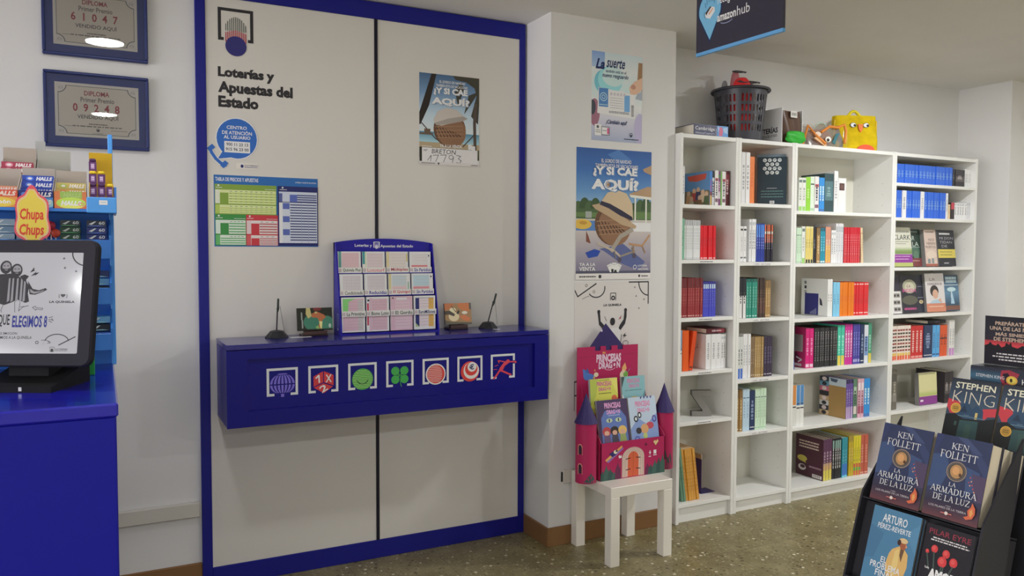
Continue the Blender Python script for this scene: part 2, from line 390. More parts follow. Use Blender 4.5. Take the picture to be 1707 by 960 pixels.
# ============================================================ the setting
XL, XR, YF = -8.0, 6.6, -7.4        # room extents
PX0, PX1, PY = -0.70, 0.0155, 0.04  # pillar beside the lottery panel
RX0, RY0 = 2.60, -0.07              # projecting wall at the right
def wallbox(name, *b): return struct(name, MB().box(*b, (.74, .725, .70)), M_WALL)
struct('floor', MB().box(XL, YF, -.1, XR, WY, 0, (.4, .35, .25)), M_FLOOR)
struct('ceiling', MB().box(XL, YF, CEIL, XR, WY, CEIL+.1, (.7, .7, .7)), M_CEIL)
wallbox('wall_back', XL, WY, -.1, XR, WY+.15, CEIL+.1)
wallbox('wall_pillar', PX0, PY, 0, PX1, WY, CEIL)
wallbox('wall_right_pier', RX0, RY0, 0, XR, WY, CEIL)
ADDED_WIN = (-6.4, .12, -.4, 2.3)          # unseen window added to brighten left-facing surfaces: y0, z0, y1, z1
struct('wall_left', MB().box(XL-.15, YF, -.1, XL, ADDED_WIN[0], CEIL+.1, (.74, .725, .70)).box(XL-.15, ADDED_WIN[2], -.1, XL, WY, CEIL+.1, (.74, .725, .70)).box(XL-.15, ADDED_WIN[0], -.1, XL, ADDED_WIN[2], ADDED_WIN[1], (.74, .725, .70)).box(XL-.15, ADDED_WIN[0], ADDED_WIN[3], XL, ADDED_WIN[2], CEIL+.1, (.74, .725, .70)), M_WALL)
wf = MB()
for yy in (ADDED_WIN[0], -4.4, -2.4, ADDED_WIN[2]-.05): wf.box(XL-.1, yy, ADDED_WIN[1], XL-.05, yy+.05, ADDED_WIN[3], '#8c8c8c')
for zz in (ADDED_WIN[1], ADDED_WIN[3]-.05): wf.box(XL-.1, ADDED_WIN[0], zz, XL-.05, ADDED_WIN[2], zz+.05, '#8c8c8c')
w1 = struct('added_window', wf, M_SATIN)  # added out of view so daylight comes in from the left
MB().box(XL-.078, ADDED_WIN[0]+.01, ADDED_WIN[1]+.01, XL-.072, ADDED_WIN[2]-.01, ADDED_WIN[3]-.01, '#ffffff').build('pane', M_GLASS, w1)
pl = bpy.data.lights.new('daylight_portal', 'AREA'); pl.shape = 'RECTANGLE'; pl.size = ADDED_WIN[2]-ADDED_WIN[0]; pl.size_y = ADDED_WIN[3]-ADDED_WIN[1]; pl.cycles.is_portal = True
po = bpy.data.objects.new('daylight_portal', pl); COL.objects.link(po); po.matrix_world = T(XL-.12, (ADDED_WIN[0]+ADDED_WIN[2])/2, (ADDED_WIN[1]+ADDED_WIN[3])/2) @ RZ(-PI/2) @ RX(PI/2)
wallbox('wall_right', XR, YF, -.1, XR+.15, WY, CEIL+.1)
wallbox('wall_front', XL, YF-.15, -.1, XR, YF, CEIL+.1)
def skirt(name, *b): return struct(name, MB().box(*b, (.3, .16, .08), bev=.003), M_SKIRT)
skirt('baseboard_left', XL, WY-.012, 0, -2.192, WY, .109)
struct('baseboard_pillar', MB().box(PX0-.012, PY-.012, 0, PX1+.0, PY, .088, (.3, .16, .08), bev=.002).box(PX0-.012, PY, 0, PX0, WY-.005, .088, (.3, .16, .08), bev=.002), M_SKIRT)
skirt('baseboard_right', RX0-.012, RY0-.012, 0, XR, RY0, .088)

def downlight(x, y):
    r = thing('ceiling_downlight', 'round white recessed ceiling downlight', 'ceiling light', T(x, y, CEIL), 'round ceiling downlights')
    MB().lathe([(.092, -.001), (.094, -.006), (.112, -.004), (.114, 0)], 32, '#d8d6d0', close=False).build('trim_ring', M_PLASTIC, r)
    MB().lathe([(0, -.003), (.092, -.003)], 32, '#ffffff', close=False).build('diffuser', M_LAMP, r)
    l = bpy.data.lights.new('lamp_light', 'AREA'); l.shape = 'DISK'; l.size = .18; l.energy = LAMP_W*DIM.get((x, y), 1); l.color = LAMP_COL
    lo = bpy.data.objects.new('lamp_light', l); COL.objects.link(lo); lo.parent = r; lo.location = (0, 0, -.008)
    return r
for x, y in LAMPS: downlight(x, y)

# ============================================================ lottery wall panel
BLUE = '#16186a'; BLUE2 = '#0e0d66'; INK = '#2b2a2c'; WHITE = '#c9c6c4'
lp = thing('lottery_panel', 'tall white two-board wall panel in a dark blue frame with logo and lettering', 'wall panel', T(-2.1909, 0, 0))
pw = 2.1909-.7102; y0, y1 = WY-.018, WY-.001
def pc(x): return x+2.1909
fr = MB()
fr.box(0, y0, 0, pc(-2.152), y1, 2.464, BLUE, bev=.002); fr.box(pc(-.7412), y0, 0, pw, y1, 2.464, BLUE, bev=.002)
fr.box(pc(-2.152), y0, 2.3914, pc(-.7412), y1, 2.464, BLUE, bev=.002); fr.box(pc(-2.152), y0, 0, pc(-.7412), y1, .0815, BLUE, bev=.002)
fr.build('frame', M_SATIN, lp)
for a, b in ((-2.152, -1.458), (-1.444, -.7412)):
    MB().box(pc(a), y0+.006, .0815, pc(b), y1, 2.3914, '#b3b0aa', bev=.001).build('board', M_MATT, lp)
MB().box(pc(-1.458), y0+.003, .0815, pc(-1.444), y1, 2.3914, '#181722').build('divider_strip', M_SATIN, lp)
lg = Art(.1366, .19, 100, 139, 5e-4)                # bracket-and-ball emblem
for p in ([(0, 0), (100, 0), (100, 9), (0, 9)], [(0, 0), (9, 0), (9, 95), (0, 95)], [(91, 0), (100, 0), (100, 95), (91, 95)], [(0, 86), (16, 86), (16, 95), (0, 95)], [(84, 86), (100, 86), (100, 95), (84, 95)]): lg.poly(p, INK)
for i in range(11):
    x = 22+i*5.6; t = 24+.055*abs(i-5)**2*16
    lg.rect(x-1, t, x+1.2, 66, '#3c4640'); lg.rect(x-1.5, 62+abs(i-5)*1.6, x+1.5, 98, '#a02a3a')
lg.ell(50, 109, 30, 29, '#2c2a68')
MB().art(lg, T(pc(-2.1042), y0+.006, 2.163)).build('emblem', M_PAPER, lp)
a = Art(.295, .165, 100, 100, 5e-4)
a.text('Loterías y', 0, 0, 75, 31, INK, .05); a.text('Apuestas del', 0, 35, 100, 70, INK, .05); a.text('Estado', 0, 70, 53, 98, INK, .05)
MB().art(a, T(pc(-2.1065), y0+.006, 1.953)).build('lettering', M_PAPER, lp)

def poster(name, label, w, h, x, y, z, art, cat='poster', mat=M_PAPER, base='#c6c3c0', part='sheet'):
    mb = MB().box(0, 0, 0, w, .0008, h, base); mb.art(art)
    o = mb.build(name, mat); return tag(o, label, cat, None, T(x, y-.0012, z))
yb = y0+.006
# speech-bubble sticker with the phone numbers
a = Art(.196, .206, 100, 105); a.clip = False
a.ell(58, 43, 42, 43, '#d6d4d2'); a.poly([(30, 70), (18, 87), (46, 84)], '#d6d4d2')
a.ell(58, 43, 40, 41, '#1657a6'); a.poly([(31, 68), (20, 86), (48, 82)], '#1657a6')
a.text('CENTRO', 38, 17, 78, 24, WHITE, .02); a.text('DE ATENCIÓN', 29, 26, 88, 35, WHITE, .02); a.text('AL USUARIO', 32, 37, 85, 44, WHITE, .02)
a.rect(33, 49, 84, 72, '#c4c8d0'); a.text('900 11 23 13', 37, 52, 80, 58.5, '#222a3a', .015); a.text('915 96 23 00', 36, 62, 81, 68.5, '#222a3a', .015)
a.line([(5, 64), (8, 74), (16, 86), (26, 95), (36, 99)], 9, '#d6d4d2'); a.line([(5, 64), (8, 74), (16, 86), (26, 95), (36, 99)], 6.5, '#1657a6'); a.line([(3, 68), (11, 61)], 9, '#1657a6'); a.line([(29, 101), (36, 93)], 9, '#1657a6')
a.rect(64, 93, 71, 103, '#c0c0c4'); a.ell(67.5, 99, 3, 3.5, '#23255c'); a.text('LOTERÍAS', 73, 95, 99, 99, '#33356a'); a.small(73, 100.5, 98, 1.2, '#55578a', 3)
mb = MB().box(.11, 0, .0, .196, .0006, .024, '#bdb8b0'); mb.prism([(.114+.079*math.cos(i*PI/20), .1217+.0815*math.sin(i*PI/20)) for i in range(40)], 0, .0006, 'y', '#c6c3c0'); mb.art(a)
tag(mb.build('phone_sticker', M_GLOSS), 'blue speech-bubble sticker with a phone handset and two phone numbers', 'sticker', None, T(-2.1505, yb-.0012, 1.712))
# price table poster
a = Art(.418, .2885, 1000, 700)
a.rect(0, 0, 1000, 700, '#1c5a9a'); a.text('TABLA DE PRECIOS Y APUESTAS', 15, 22, 415, 60, WHITE, .02); a.text('LOTERÍAS Y APUESTAS DEL ESTADO', 775, 35, 985, 52, WHITE, .01)
def table(x0, y0, x1, y1, col, dark, pale, cell, ncol, rows, hdr=55):
    a.rect(x0, y0, x1, y1, col); a.ell(x0+35, y0+14, 9, 9, WHITE); a.small(x0+10, y0+32, x0+70, 6, WHITE, x0); a.small(x1-110, y0+hdr-18, x1-5, 5, WHITE, x1)
    y = y0+hdr; n = len(rows)
    for (h, nr, tint) in rows:
        a.rect(x0+5, y, x1-5, y+h, pale); a.rect(x0+5, y, x0+45, y+h, tint or '#c4c4b8')
        if tint is None or nr > 3: a.rect(x0+48, y+30, x0+125, y+h, col)
        rs = []; rh = (h-28)/nr
        for r in range(nr): rs.append((x0+50 if nr <= 3 else x0+128, y+28+r*rh, x1-8, y+28+r*rh+rh*.45))
        a.rects(rs, cell)
        rs = [(x0+130+(x1-x0-150)*c/ncol+8, y+12, x0+130+(x1-x0-150)*c/ncol+30, y+17) for c in range(ncol)]
        for r in range(nr): rs += [(x0+130+(x1-x0-150)*c/ncol+8, y+31+r*rh+rh*.1, x0+130+(x1-x0-150)*c/ncol+26, y+31+r*rh+rh*.25) for c in range(ncol)]
        a.rects(rs, '#6a7068'); y += h+12
table(8, 88, 588, 385, '#6c8a24', 0, '#b4c47c', '#9aae4a', 9, [(135, 4, '#b8bca8'), (85, 3, '#94a838')])
table(8, 385, 295, 690, '#2c7a34', 0, '#b4c8b0', '#4a9a58', 4, [(135, 4, '#b0c0b0'), (95, 3, '#4c9a50')])
table(295, 385, 600, 690, '#b02a34', 0, '#d0b4b0', '#a84a50', 3, [(135, 4, '#c8a8a8'), (100, 4, '#b8484c')])
a.rect(600, 88, 1000, 690, '#24285c'); a.ell(648, 103, 9, 9, WHITE); a.small(620, 120, 690, 6, WHITE, 5)
a.rect(612, 142, 990, 245, '#a9b0c6'); a.rect(612, 160, 645, 245, '#4a5488'); a.rect(718, 170, 790, 245, '#4a5aa0'); a.rects([(790, 170+r*22, 985, 182+r*22) for r in range(4)], '#39406e')
a.rect(612, 252, 990, 662, '#aeb4c8'); a.rect(612, 252, 645, 662, '#c0c4d0'); a.rects([(648, 258+k*132, 715, 318+k*132) for k in range(3)], '#4a5a9c')
a.rects([(720, 268+r*27.5, 985, 280+r*27.5) for r in range(14)], '#39406e'); a.rects([(830+c*70, 256, 834+c*70, 660) for c in range(3)], '#8088a8')
poster('price_table_poster', 'colourful price table poster in blue, green and red on the left board', .418, .2885, -2.1285, yb, 1.3965, a)

def hat_ball(a, cx, cy, r, hat, cap=False):
    for i in range(9):                                   # woven ball, in rings of brown
        a.ell(cx+r*.02*i, cy+r*.02*i, r*(1-i*.02), r*(1-i*.02)*a.hk, ('#6a4a34', '#4c3626')[i % 2] if i < 5 else '#7c5a40')
    for i in range(7): a.line([(cx-r*.85+i*r*.2, cy-r*.2*a.hk+i*r*.06), (cx-r*.5+i*r*.2, cy+r*.5*a.hk-i*r*.02)], r*.05, '#3c2a20')
    for i in range(4): a.line([(cx-r*.9+i*r*.05, cy+(-.1+i*.2)*r*a.hk), (cx+r*.8, cy+(-.25+i*.22)*r*a.hk)], r*.05, '#8a684a')
def script(a, t, x0, y0, x1, y1, col, b=.0): a.text(t, x0, y0, x1, y1, col, b, .35)
# the beach poster with a hand-written number
a = Art(.297, .41, 100, 138); a.hk = 1
a.blend(0, 0, 100, 90, ['#3a5878', '#5f80a2', '#9db2c0', '#b5bdbd']); a.blend(0, 88, 100, 106, ['#3f7894', '#8fb4bc']); a.rect(0, 104, 100, 127, '#9a8868'); a.blend(0, 112, 100, 128, ['#4c5434', '#2c2c22'])
a.poly([(0, 78), (0, 60), (14, 18), (20, 0), (28, 0), (16, 48), (2, 78)], '#2a2420')
for p in ([(55, 0), (100, 0), (100, 42), (92, 16), (78, 8), (60, 6)], [(100, 20), (82, 28), (74, 58), (88, 38)], [(96, 26), (86, 60), (98, 72), (100, 40)], [(70, 8), (58, 22), (64, 46), (74, 20)]): a.poly(p, '#3c3a30')
a.line([(94, 40), (92, 70), (93, 112)], 5, '#4a4038'); a.line([(2, 74), (26, 98), (44, 108)], 1.6, '#3c332c'); a.line([(72, 108), (92, 88)], 1.6, '#3c332c')
a.rects([(0, 90, 22, 93), (8, 84, 18, 92)], '#5c4a3c')
hat_ball(a, 50, 83, 27, 0)
a.poly([(23, 70), (30, 56), (44, 50), (62, 52), (72, 60), (80, 64), (74, 68), (56, 72), (36, 78), (26, 76)], '#a8a098'); a.poly([(26, 74), (48, 66), (72, 61), (80, 64), (70, 69), (46, 75), (27, 78)], '#8c847c')
a.text('EL GORDO DE NAVIDAD', 33, 9, 76, 13, WHITE, .015); a.text('TAMBIÉN ESTÁ DE VACACIONES', 27, 14, 80, 19, WHITE, .015)
a.text('¿Y SI CAE', 23.6, 20.6, 81, 33, '#6c7c90', .06); a.text('AQUÍ?', 21, 33.6, 84, 48.5, '#6c7c90', .07)
a.text('¿Y SI CAE', 23, 20, 80, 32, '#dcdcda', .045); a.text('AQUÍ?', 20, 33, 83, 47.5, '#dcdcda', .05)
a.text('YA A LA VENTA', 33, 106, 70, 111, WHITE, .03); a.rects([(81, 104, 87, 112), (87, 106, 93, 114)], '#c8c4c0'); a.small(4, 110, 20, 1.2, WHITE, 4)
a.rect(0, 112, 4, 138, '#2c2c24'); a.rect(4, 112.5, 97, 135, '#c0bcbc'); a.text('Nº', 7, 115, 13, 118.5, INK, .01); a.text('BRETON', 20, 114, 60, 121, INK, .0, .1)
a.line([(13, 132), (19, 124), (18, 133)], .8, INK); a.line([(22, 124), (31, 123), (26, 134)], .8, INK); a.line([(34, 123), (44, 122), (39, 134)], .8, INK); a.ring(52, 125.5, 4, 3.5, .8, INK); a.line([(56, 125), (54, 134)], .8, INK); a.line([(61, 122), (68, 123), (64, 127), (69, 130), (66, 134), (61, 133)], .8, INK)
a.rect(0, 133.5, 100, 138, '#b8b4b2'); a.small(3, 135.5, 26, 1.2, '#444', 9); a.ell(31, 136, 1.6, 1.6, '#444444'); a.small(86, 135.5, 97, 1.2, '#444', 2)
_w = poster('beach_poster', 'beach poster on the right board with handwritten number 17793', .297, .41, -1.2505, yb, 1.774, a)

# ============================================================ posters on the pillar
a = Art(.29, .415, 100, 143)
a.blend(0, 0, 100, 143, ['#a9b9c8', '#b9c4c8', '#a8c0c8', '#bcc0c4', '#a8a8b8', '#8a94ac']); a.blend(0, 0, 25, 25, ['#6c8cc0', '#8ca4c8'])
a.ell(25, 48, 20, 20, '#5aa4b4'); a.ell(36, 44, 24, 22, '#78b8c0'); a.ell(42, 38, 22, 16, '#a6c4c8'); a.poly([(92, 10), (100, 10), (100, 60), (90, 40)], '#8a6a48'); a.poly([(100, 34), (84, 42), (74, 52), (76, 66), (90, 62), (100, 54)], '#c49a80'); a.ell(82, 51, 5, 4, '#a87864')
a.poly([(100, 56), (90, 62), (86, 70), (100, 72)], '#8c94a0'); a.ell(6, 98, 10, 22, '#8a5a6c'); a.ell(2, 90, 6, 12, '#3a4048'); a.ell(96, 120, 12, 26, '#9c96b4')
script(a, 'La', 7, 11, 25, 28, '#1e2c5c', .04); script(a, 'suerte', 28, 9, 65, 24, '#26345c', .02); script(a, 'también está en el', 27, 27, 68, 32, '#26345c', .01); script(a, 'nuevo resguardo', 20, 33, 72, 42, '#26345c', .02)
a.poly([(13, 57), (86, 64), (86, 103), (11, 99)], '#c6c8cc'); a.rect(14, 58, 32, 88, '#3d70a8'); a.ring(23, 72, 7, 7, 1.2, '#9cb8d8'); a.ring(23, 72, 3.5, 3.5, 1, '#9cb8d8'); a.small(15, 84, 31, 1.5, '#9cb8d8', 3)
a.rect(33, 60, 64, 92, '#cfcacb'); a.rect(64, 66, 75, 93, '#5a90c4')
for i in range(5): a.ell(38+i*6.5, 66, 2.2, 2.6, '#a8a4ac'); a.small(36, 72+i*4, 62, .8, '#8c8890', i)
a.small(34, 94, 74, 1, '#555560', 7); a.small(34, 96, 74, 1, '#555560', 8); a.text('100 000', 78, 80, 83, 101, '#333340', 0, 0)
script(a, '¡Cámbialo aquí!', 28, 108, 70, 117, '#26345c', .02)
a.rect(6, 117, 19, 135, '#c4c4c8'); a.ell(12, 121, 2.5, 2.5, '#555'); a.small(8, 126, 17, 1, '#555', 2); a.small(8, 129, 17, 1, '#555', 4); a.rect(19, 120, 35, 134, '#444450'); a.rect(20, 121, 34, 133, '#c4c0c4'); a.rect(30, 122, 34, 132, '#b8507c'); a.small(21, 126, 29, 1, '#555', 5)
a.ring(78, 130, 3, 3, .8, '#2a2c48'); a.ell(78, 132, 2, 2, '#2a2c48'); a.small(64, 137, 93, 1.4, '#2a2c48', 6)
poster('ticket_poster', 'pale blue poster with a hand over a ticket, topmost on the pillar', .29, .415, -.4800, PY, 1.905, a)

a = Art(.432, .62, 100, 143.5); a.hk = 1
a.blend(0, 0, 100, 72, ['#274f8c', '#2f5f9e', '#4f7fae', '#86a4b8']); a.poly([(55, 0), (72, 10), (60, 18), (40, 6)], '#3c6aa4')
for i, (x, h_) in enumerate(((0, 8), (8, 12), (15, 9), (22, 12), (28, 7), (74, 8), (82, 12), (90, 14), (96, 10))): a.ell(x+3, 66, 7, h_, '#34492c' if i % 2 else '#3f5634')
a.rect(0, 66, 100, 78, '#3f5634'); a.rects([(0, 70, 28, 75), (76, 68, 100, 76)], '#54703c'); a.rect(12, 69, 20, 76, '#8a9088')
a.rect(0, 77, 100, 80, '#a8a49c'); a.rect(0, 79, 42, 91, '#4470a8'); a.ell(8, 83, 12, 5.5, '#c89a20'); a.ell(9, 81.5, 5, 2, '#a87c18'); a.blend(0, 90, 100, 136, ['#a8a09c', '#8a8490', '#6c6880'])
a.rect(0, 134, 100, 137, '#4a4a5c')
a.poly([(70, 48), (96, 39), (100, 40), (100, 53), (70, 51)], '#9a7c5c'); a.poly([(70, 49), (100, 51), (100, 54), (72, 52)], '#c4beb4'); a.poly([(88, 20), (100, 15), (100, 26), (90, 23)], '#9a7c5c'); a.rects([(77, 52, 79, 78), (92, 53, 94, 80)], '#c4beb4')
a.poly([(30, 110), (62, 104), (92, 124), (84, 134), (60, 126), (36, 112)], '#4c5684')
a.poly([(12, 114), (24, 110), (32, 112), (28, 118), (16, 120)], '#1e3f94'); a.poly([(13, 90), (16, 96), (19, 104), (13, 102)], '#704030')
hat_ball(a, 48, 82, 24, 0)
a.poly([(20, 62), (30, 60), (46, 66), (62, 74), (80, 84), (78, 87), (60, 83), (40, 73), (24, 66)], '#a08868'); a.poly([(30, 60), (40, 48), (52, 44), (66, 48), (74, 60), (75, 76), (62, 72), (46, 64)], '#b09c7c'); a.poly([(32, 57), (44, 60), (60, 67), (74, 74), (74, 78), (58, 73), (42, 65), (30, 61)], '#2c2a3c')
for p, wd, c in (([(46, 112), (58, 96), (74, 88)], 5, '#8c8478'), ([(28, 104), (50, 112), (58, 118)], 2.5, '#a09484'), ([(58, 118), (78, 112)], 2.2, '#7c7468'), ([(50, 112), (52, 120)], 1.6, '#6c665e'), ([(74, 108), (76, 118)], 1.6, '#6c665e'), ([(70, 104), (88, 106), (98, 94)], 2.2, '#a07850'), ([(76, 106), (76, 114)], 1.5, '#8c6c50'), ([(88, 106), (92, 114)], 1.5, '#8c6c50')): a.line(p, wd, c)
a.ell(57, 122, 2.5, 3, '#4a4450'); a.ell(77, 117, 2.5, 3, '#4a4450')
a.text('EL GORDO DE NAVIDAD', 32, 11, 72, 15, WHITE, .015); a.text('TAMBIÉN ESTÁ DE VACACIONES', 24, 15.5, 81, 20, WHITE, .015)
a.text('¿Y SI CAE', 21.5, 20, 81, 31.5, '#5c7ca8', .06); a.text('AQUÍ?', 19.5, 31, 83, 47.5, '#5c7ca8', .07); a.text('¿Y SI CAE', 21, 19.5, 80, 30.5, '#e0e0de', .045); a.text('AQUÍ?', 19, 30.5, 82, 46.5, '#e0e0de', .05); a.ring(41, 39, 3.5, 3.5, .8, '#3c4c78'); a.ell(41, 39, 2, 2, '#8c6c50')
a.text('YA A LA', 4, 125, 25, 128.5, WHITE, .03); a.text('VENTA', 4, 129.5, 25, 134, WHITE, .03)
for q in ([(40, 128), (46, 125.5), (50, 133.5), (44.5, 136)], [(47, 125), (53, 125), (53, 135), (47, 135)], [(54, 125.5), (60, 128), (55.5, 136), (50, 133.5)]): a.poly(q, '#c8c4bc'); a.line([(q[0][0]+1, q[0][1]+2), (q[1][0]-1, q[1][1]+2)], .5, '#8c8880')
a.rects([(46, 132, 49, 135), (50, 133, 53, 136)], '#2c2c2c'); a.ring(78, 130, 2.5, 2.5, .7, WHITE); a.text('LOTERÍA', 82, 127, 95, 129.5, WHITE, .02); a.text('NACIONAL', 82, 131, 97, 133.5, WHITE, .02)
a.rect(0, 136.8, 100, 143.5, '#bdbab8'); a.small(4, 139.5, 26, 1.5, '#333', 4); a.ell(31, 140.2, 2, 2, '#333333'); a.ell(84, 140, 1.3, 1.6, '#333333'); a.small(87, 139.5, 96, 1.3, '#333', 5)
poster('poolside_poster', 'poolside poster with a hat-wearing ball on a lounger, middle of pillar', .432, .62, -.5610, PY, 1.2475, a)

a = Art(.43, .61, 100, 142); BK = '#2a2a2e'
a.rect(0, 0, 100, 142, '#b4b0ae')
for p in ([(28, 2), (4, 16), (0, 9)], [(72, 1), (99, 1), (99, 26)], [(0, 142), (0, 110), (12, 108)], [(0, 125), (8, 125)]): a.line(p, 1.4, BK)
a.ring(28, 7, 12, 11, 1.3, BK, -.2, PI*.8); a.ring(99, 1, 14, 16, 1.3, BK, PI*.5, PI); a.ring(15, 4, 1.6, 1.6, .5, BK); a.ring(25, 11, 1.6, 1.6, .5, BK); a.line([(10, 19), (14, 17), (19, 15.5)], .5, BK)
for x, y in ((80, 7), (82, 17), (93, 21), (86, 31)): a.line([(x-1, y), (x+1, y)], .5, BK); a.line([(x, y-1), (x, y+1)], .5, BK)
for p in ([(47, 21), (47, 13), (54, 13), (54, 21)],): a.line(p, .8, BK)
a.ring(50.5, 18.5, 2.6, 2.6, 1.4, BK); a.text('LA QUINIELA', 38, 25, 62, 28, BK, .03)
a.poly([(30, 34), (33, 33), (34, 44), (40, 50), (43, 53), (40, 56), (32, 48)], BK); a.poly([(69, 32), (66, 33), (65, 43), (60, 49), (58, 53), (61, 55), (67, 48), (69, 40)], BK); a.ell(31.5, 33.5, 2, 2.2, BK); a.ell(67.5, 32.5, 2, 2.2, BK)
a.ell(50, 45, 3.4, 4.4, BK); a.poly([(42, 52), (58, 52), (62, 60), (60, 80), (38, 80), (36, 60)], '#d0cccc'); a.line([(37, 60), (40, 80), (60, 80), (62, 60)], .8, BK)
a.line([(39, 39), (42, 44)], .5, BK); a.poly([(62, 38), (58, 43), (61, 42)], '#8c3038'); a.poly([(68, 58), (64, 62), (67, 62), (63, 65), (70, 61), (67, 61)], BK); a.ring(68, 70, 4, 3, .5, BK)
poster('football_poster', 'grey football poster with raised-arm player, behind the castle book display', .43, .61, -.5655, PY, .627, a)

# ============================================================ wall pieces at the left
o = MB().box(XL, WY-.022, .302, -2.2, WY, .362, '#a8a59d', bev=.003).build('cable_trunking', M_PLASTIC); tag(o, 'white plastic cable trunking running low along the left wall', 'cable trunking')
s = thing('wall_socket', 'small white wall socket low on the pillar behind the little table', 'socket', T(-.604, PY, .323))
MB().box(-.022, -.009, -.034, .034, 0, .034, '#aaa6a0', bev=.004).build('plate', M_PLASTIC, s); MB().box(-.029, -.006, -.024, -.022, 0, .022, '#1c1c1c').build('socket_slot', M_PLASTIC, s)

def diploma(num, label, z0):
    w, h = .352, .279; r = thing('framed_diploma', label, 'framed certificate', T(-2.713, WY-.024, z0), 'framed prize diplomas')
    f = MB(); t = .011
    for b in ((0, 0, 0, w, .024, t), (0, 0, h-t, w, .024, h), (0, 0, t, t, .024, h-t), (w-t, 0, t, w, .024, h-t)): f.box(*b, '#232c58', bev=.003)
    f.build('frame', M_SATIN, r)
    MB().box(t-.002, .010, t-.002, w-t+.002, .022, h-t+.002, '#2c3a70').build('mat_board', M_CARD, r)
    W_, H_ = .28, .198; a = Art(W_, H_, 140, 99)
    a.rect(0, 0, 140, 99, '#b4b0ac'); a.rect(5, 5, 135, 94, '#555a5c'); a.rect(6, 6, 134, 93, '#aea8a0')
    for cx, cy, s0 in ((5, 5, 0), (135, 5, .5), (135, 94, 1), (5, 94, 1.5)):
        pts = [(cx, cy)]+[(cx+14.5*math.cos(s0*PI+i*PI/16), cy+14.5*math.sin(s0*PI+i*PI/16)) for i in range(9)]; a.poly(pts, '#555a5c')
        pts = [(cx-3*math.cos(s0*PI)+3*math.sin(s0*PI), cy-3*math.sin(s0*PI)-3*math.cos(s0*PI))]+[(cx+13*math.cos(s0*PI+i*PI/16), cy+13*math.sin(s0*PI+i*PI/16)) for i in range(9)]; a.poly(pts, '#b0acaa')
        mx, my = cx+(5 if cx < 50 else -5), cy+(5 if cy < 50 else -5); a.ring(mx, my, 2.5, 2.5, .7, '#8c8888'); a.rects([(mx-3.5, my-1, mx-2.8, my+3), (mx+2.8, my-1, mx+3.5, my+3)], '#8c8888')
    a.text('DIPLOMA', 48, 13, 90, 22, '#8a3f4c', .02); a.text('Primer Premio', 42, 25, 98, 34, '#54504e', .01)
    a.text('  '.join(num), 29, 37, 107, 52, '#8c3a48', .02)
    a.text('VENDIDO AQUÍ', 36, 56, 105, 66, '#4c484c', .01); a.rect(67, 69, 73, 71, '#a8a49e'); a.small(55, 73.5, 86, 2, '#5c5854', 1); a.small(28, 78, 112, 1.8, '#5c5854', 2); a.small(15, 79, 32, 1.2, '#7c7874', 3); a.small(92, 84, 120, 1.2, '#7c7874', 4)
    a.ring(70, 85, 3, 3, .8, '#3c3c44'); a.ell(70, 86, 2, 2, '#3c3c44'); a.text('LOTERÍAS', 61, 90, 79, 92.5, '#4c4a50')
    MB().box(0, 0, 0, W_, .0008, H_, '#b4b0ac').art(a).build('certificate', M_PAPER, r, T((w-W_)/2, .0088, (h-H_)/2))
    MB().box(t-.003, .003, t-.003, w-t+.003, .005, h-t+.003, '#ffffff').build('glass', M_GLASS, r)
diploma('61047', 'upper blue-framed prize diploma numbered 61047 on the left wall', 2.098)
diploma('09248', 'lower blue-framed prize diploma numbered 09248 on the left wall', 1.7625)

wd = thing('wall_device', 'small dull pink wall device with a white arm at the right edge', 'device', T(2.86, RY0, 2.30))
MB().box(-.035, -.05, -.15, .10, 0, .05, '#7c6c68', bev=.004).build('housing', M_PLASTIC, wd)
MB().box(-.05, -.13, -.062, .08, -.05, -.038, '#b4b4ac', bev=.003).build('arm', M_PLASTIC, wd)
M_LACQ = vmat('polished_lacquer', .24, .6, .03, 300, 0, .35)
# ============================================================ wall-hung writing shelf with game emblems
CX0, CX1, CY, CZ0, CZ1 = -2.1266, -.7402, -.0185, .7094, 1.0254
wc = thing('wall_shelf', 'long dark blue wall-hung shelf box with seven game emblems', 'shelf', T(CX0, 0, CZ0))
w_, h_ = CX1-CX0, CZ1-CZ0; yb2 = WY-.019
rx0, rx1, rz0, rz1 = .076, 1.318, .060, .258
mb = MB().box(0, CY+.012, 0, w_, yb2, h_-.02, BLUE2, bev=.002)
for b in ((0, CY, 0, w_, CY+.013, rz0), (0, CY, rz1, w_, CY+.013, h_-.022), (0, CY, rz0, rx0, CY+.013, rz1), (rx1, CY, rz0, w_, CY+.013, rz1)): mb.box(*b, BLUE2)
mb.build('body', M_SATIN, wc)
MB().box(-.001, CY-.004, h_-.02, w_+.001, yb2, h_, BLUE2, bev=.002).build('top_board', M_LACQ, wc)
yi = CY+.012; ip, iw, ih = .1593, .119, .108; LIL = '#b9bce0'
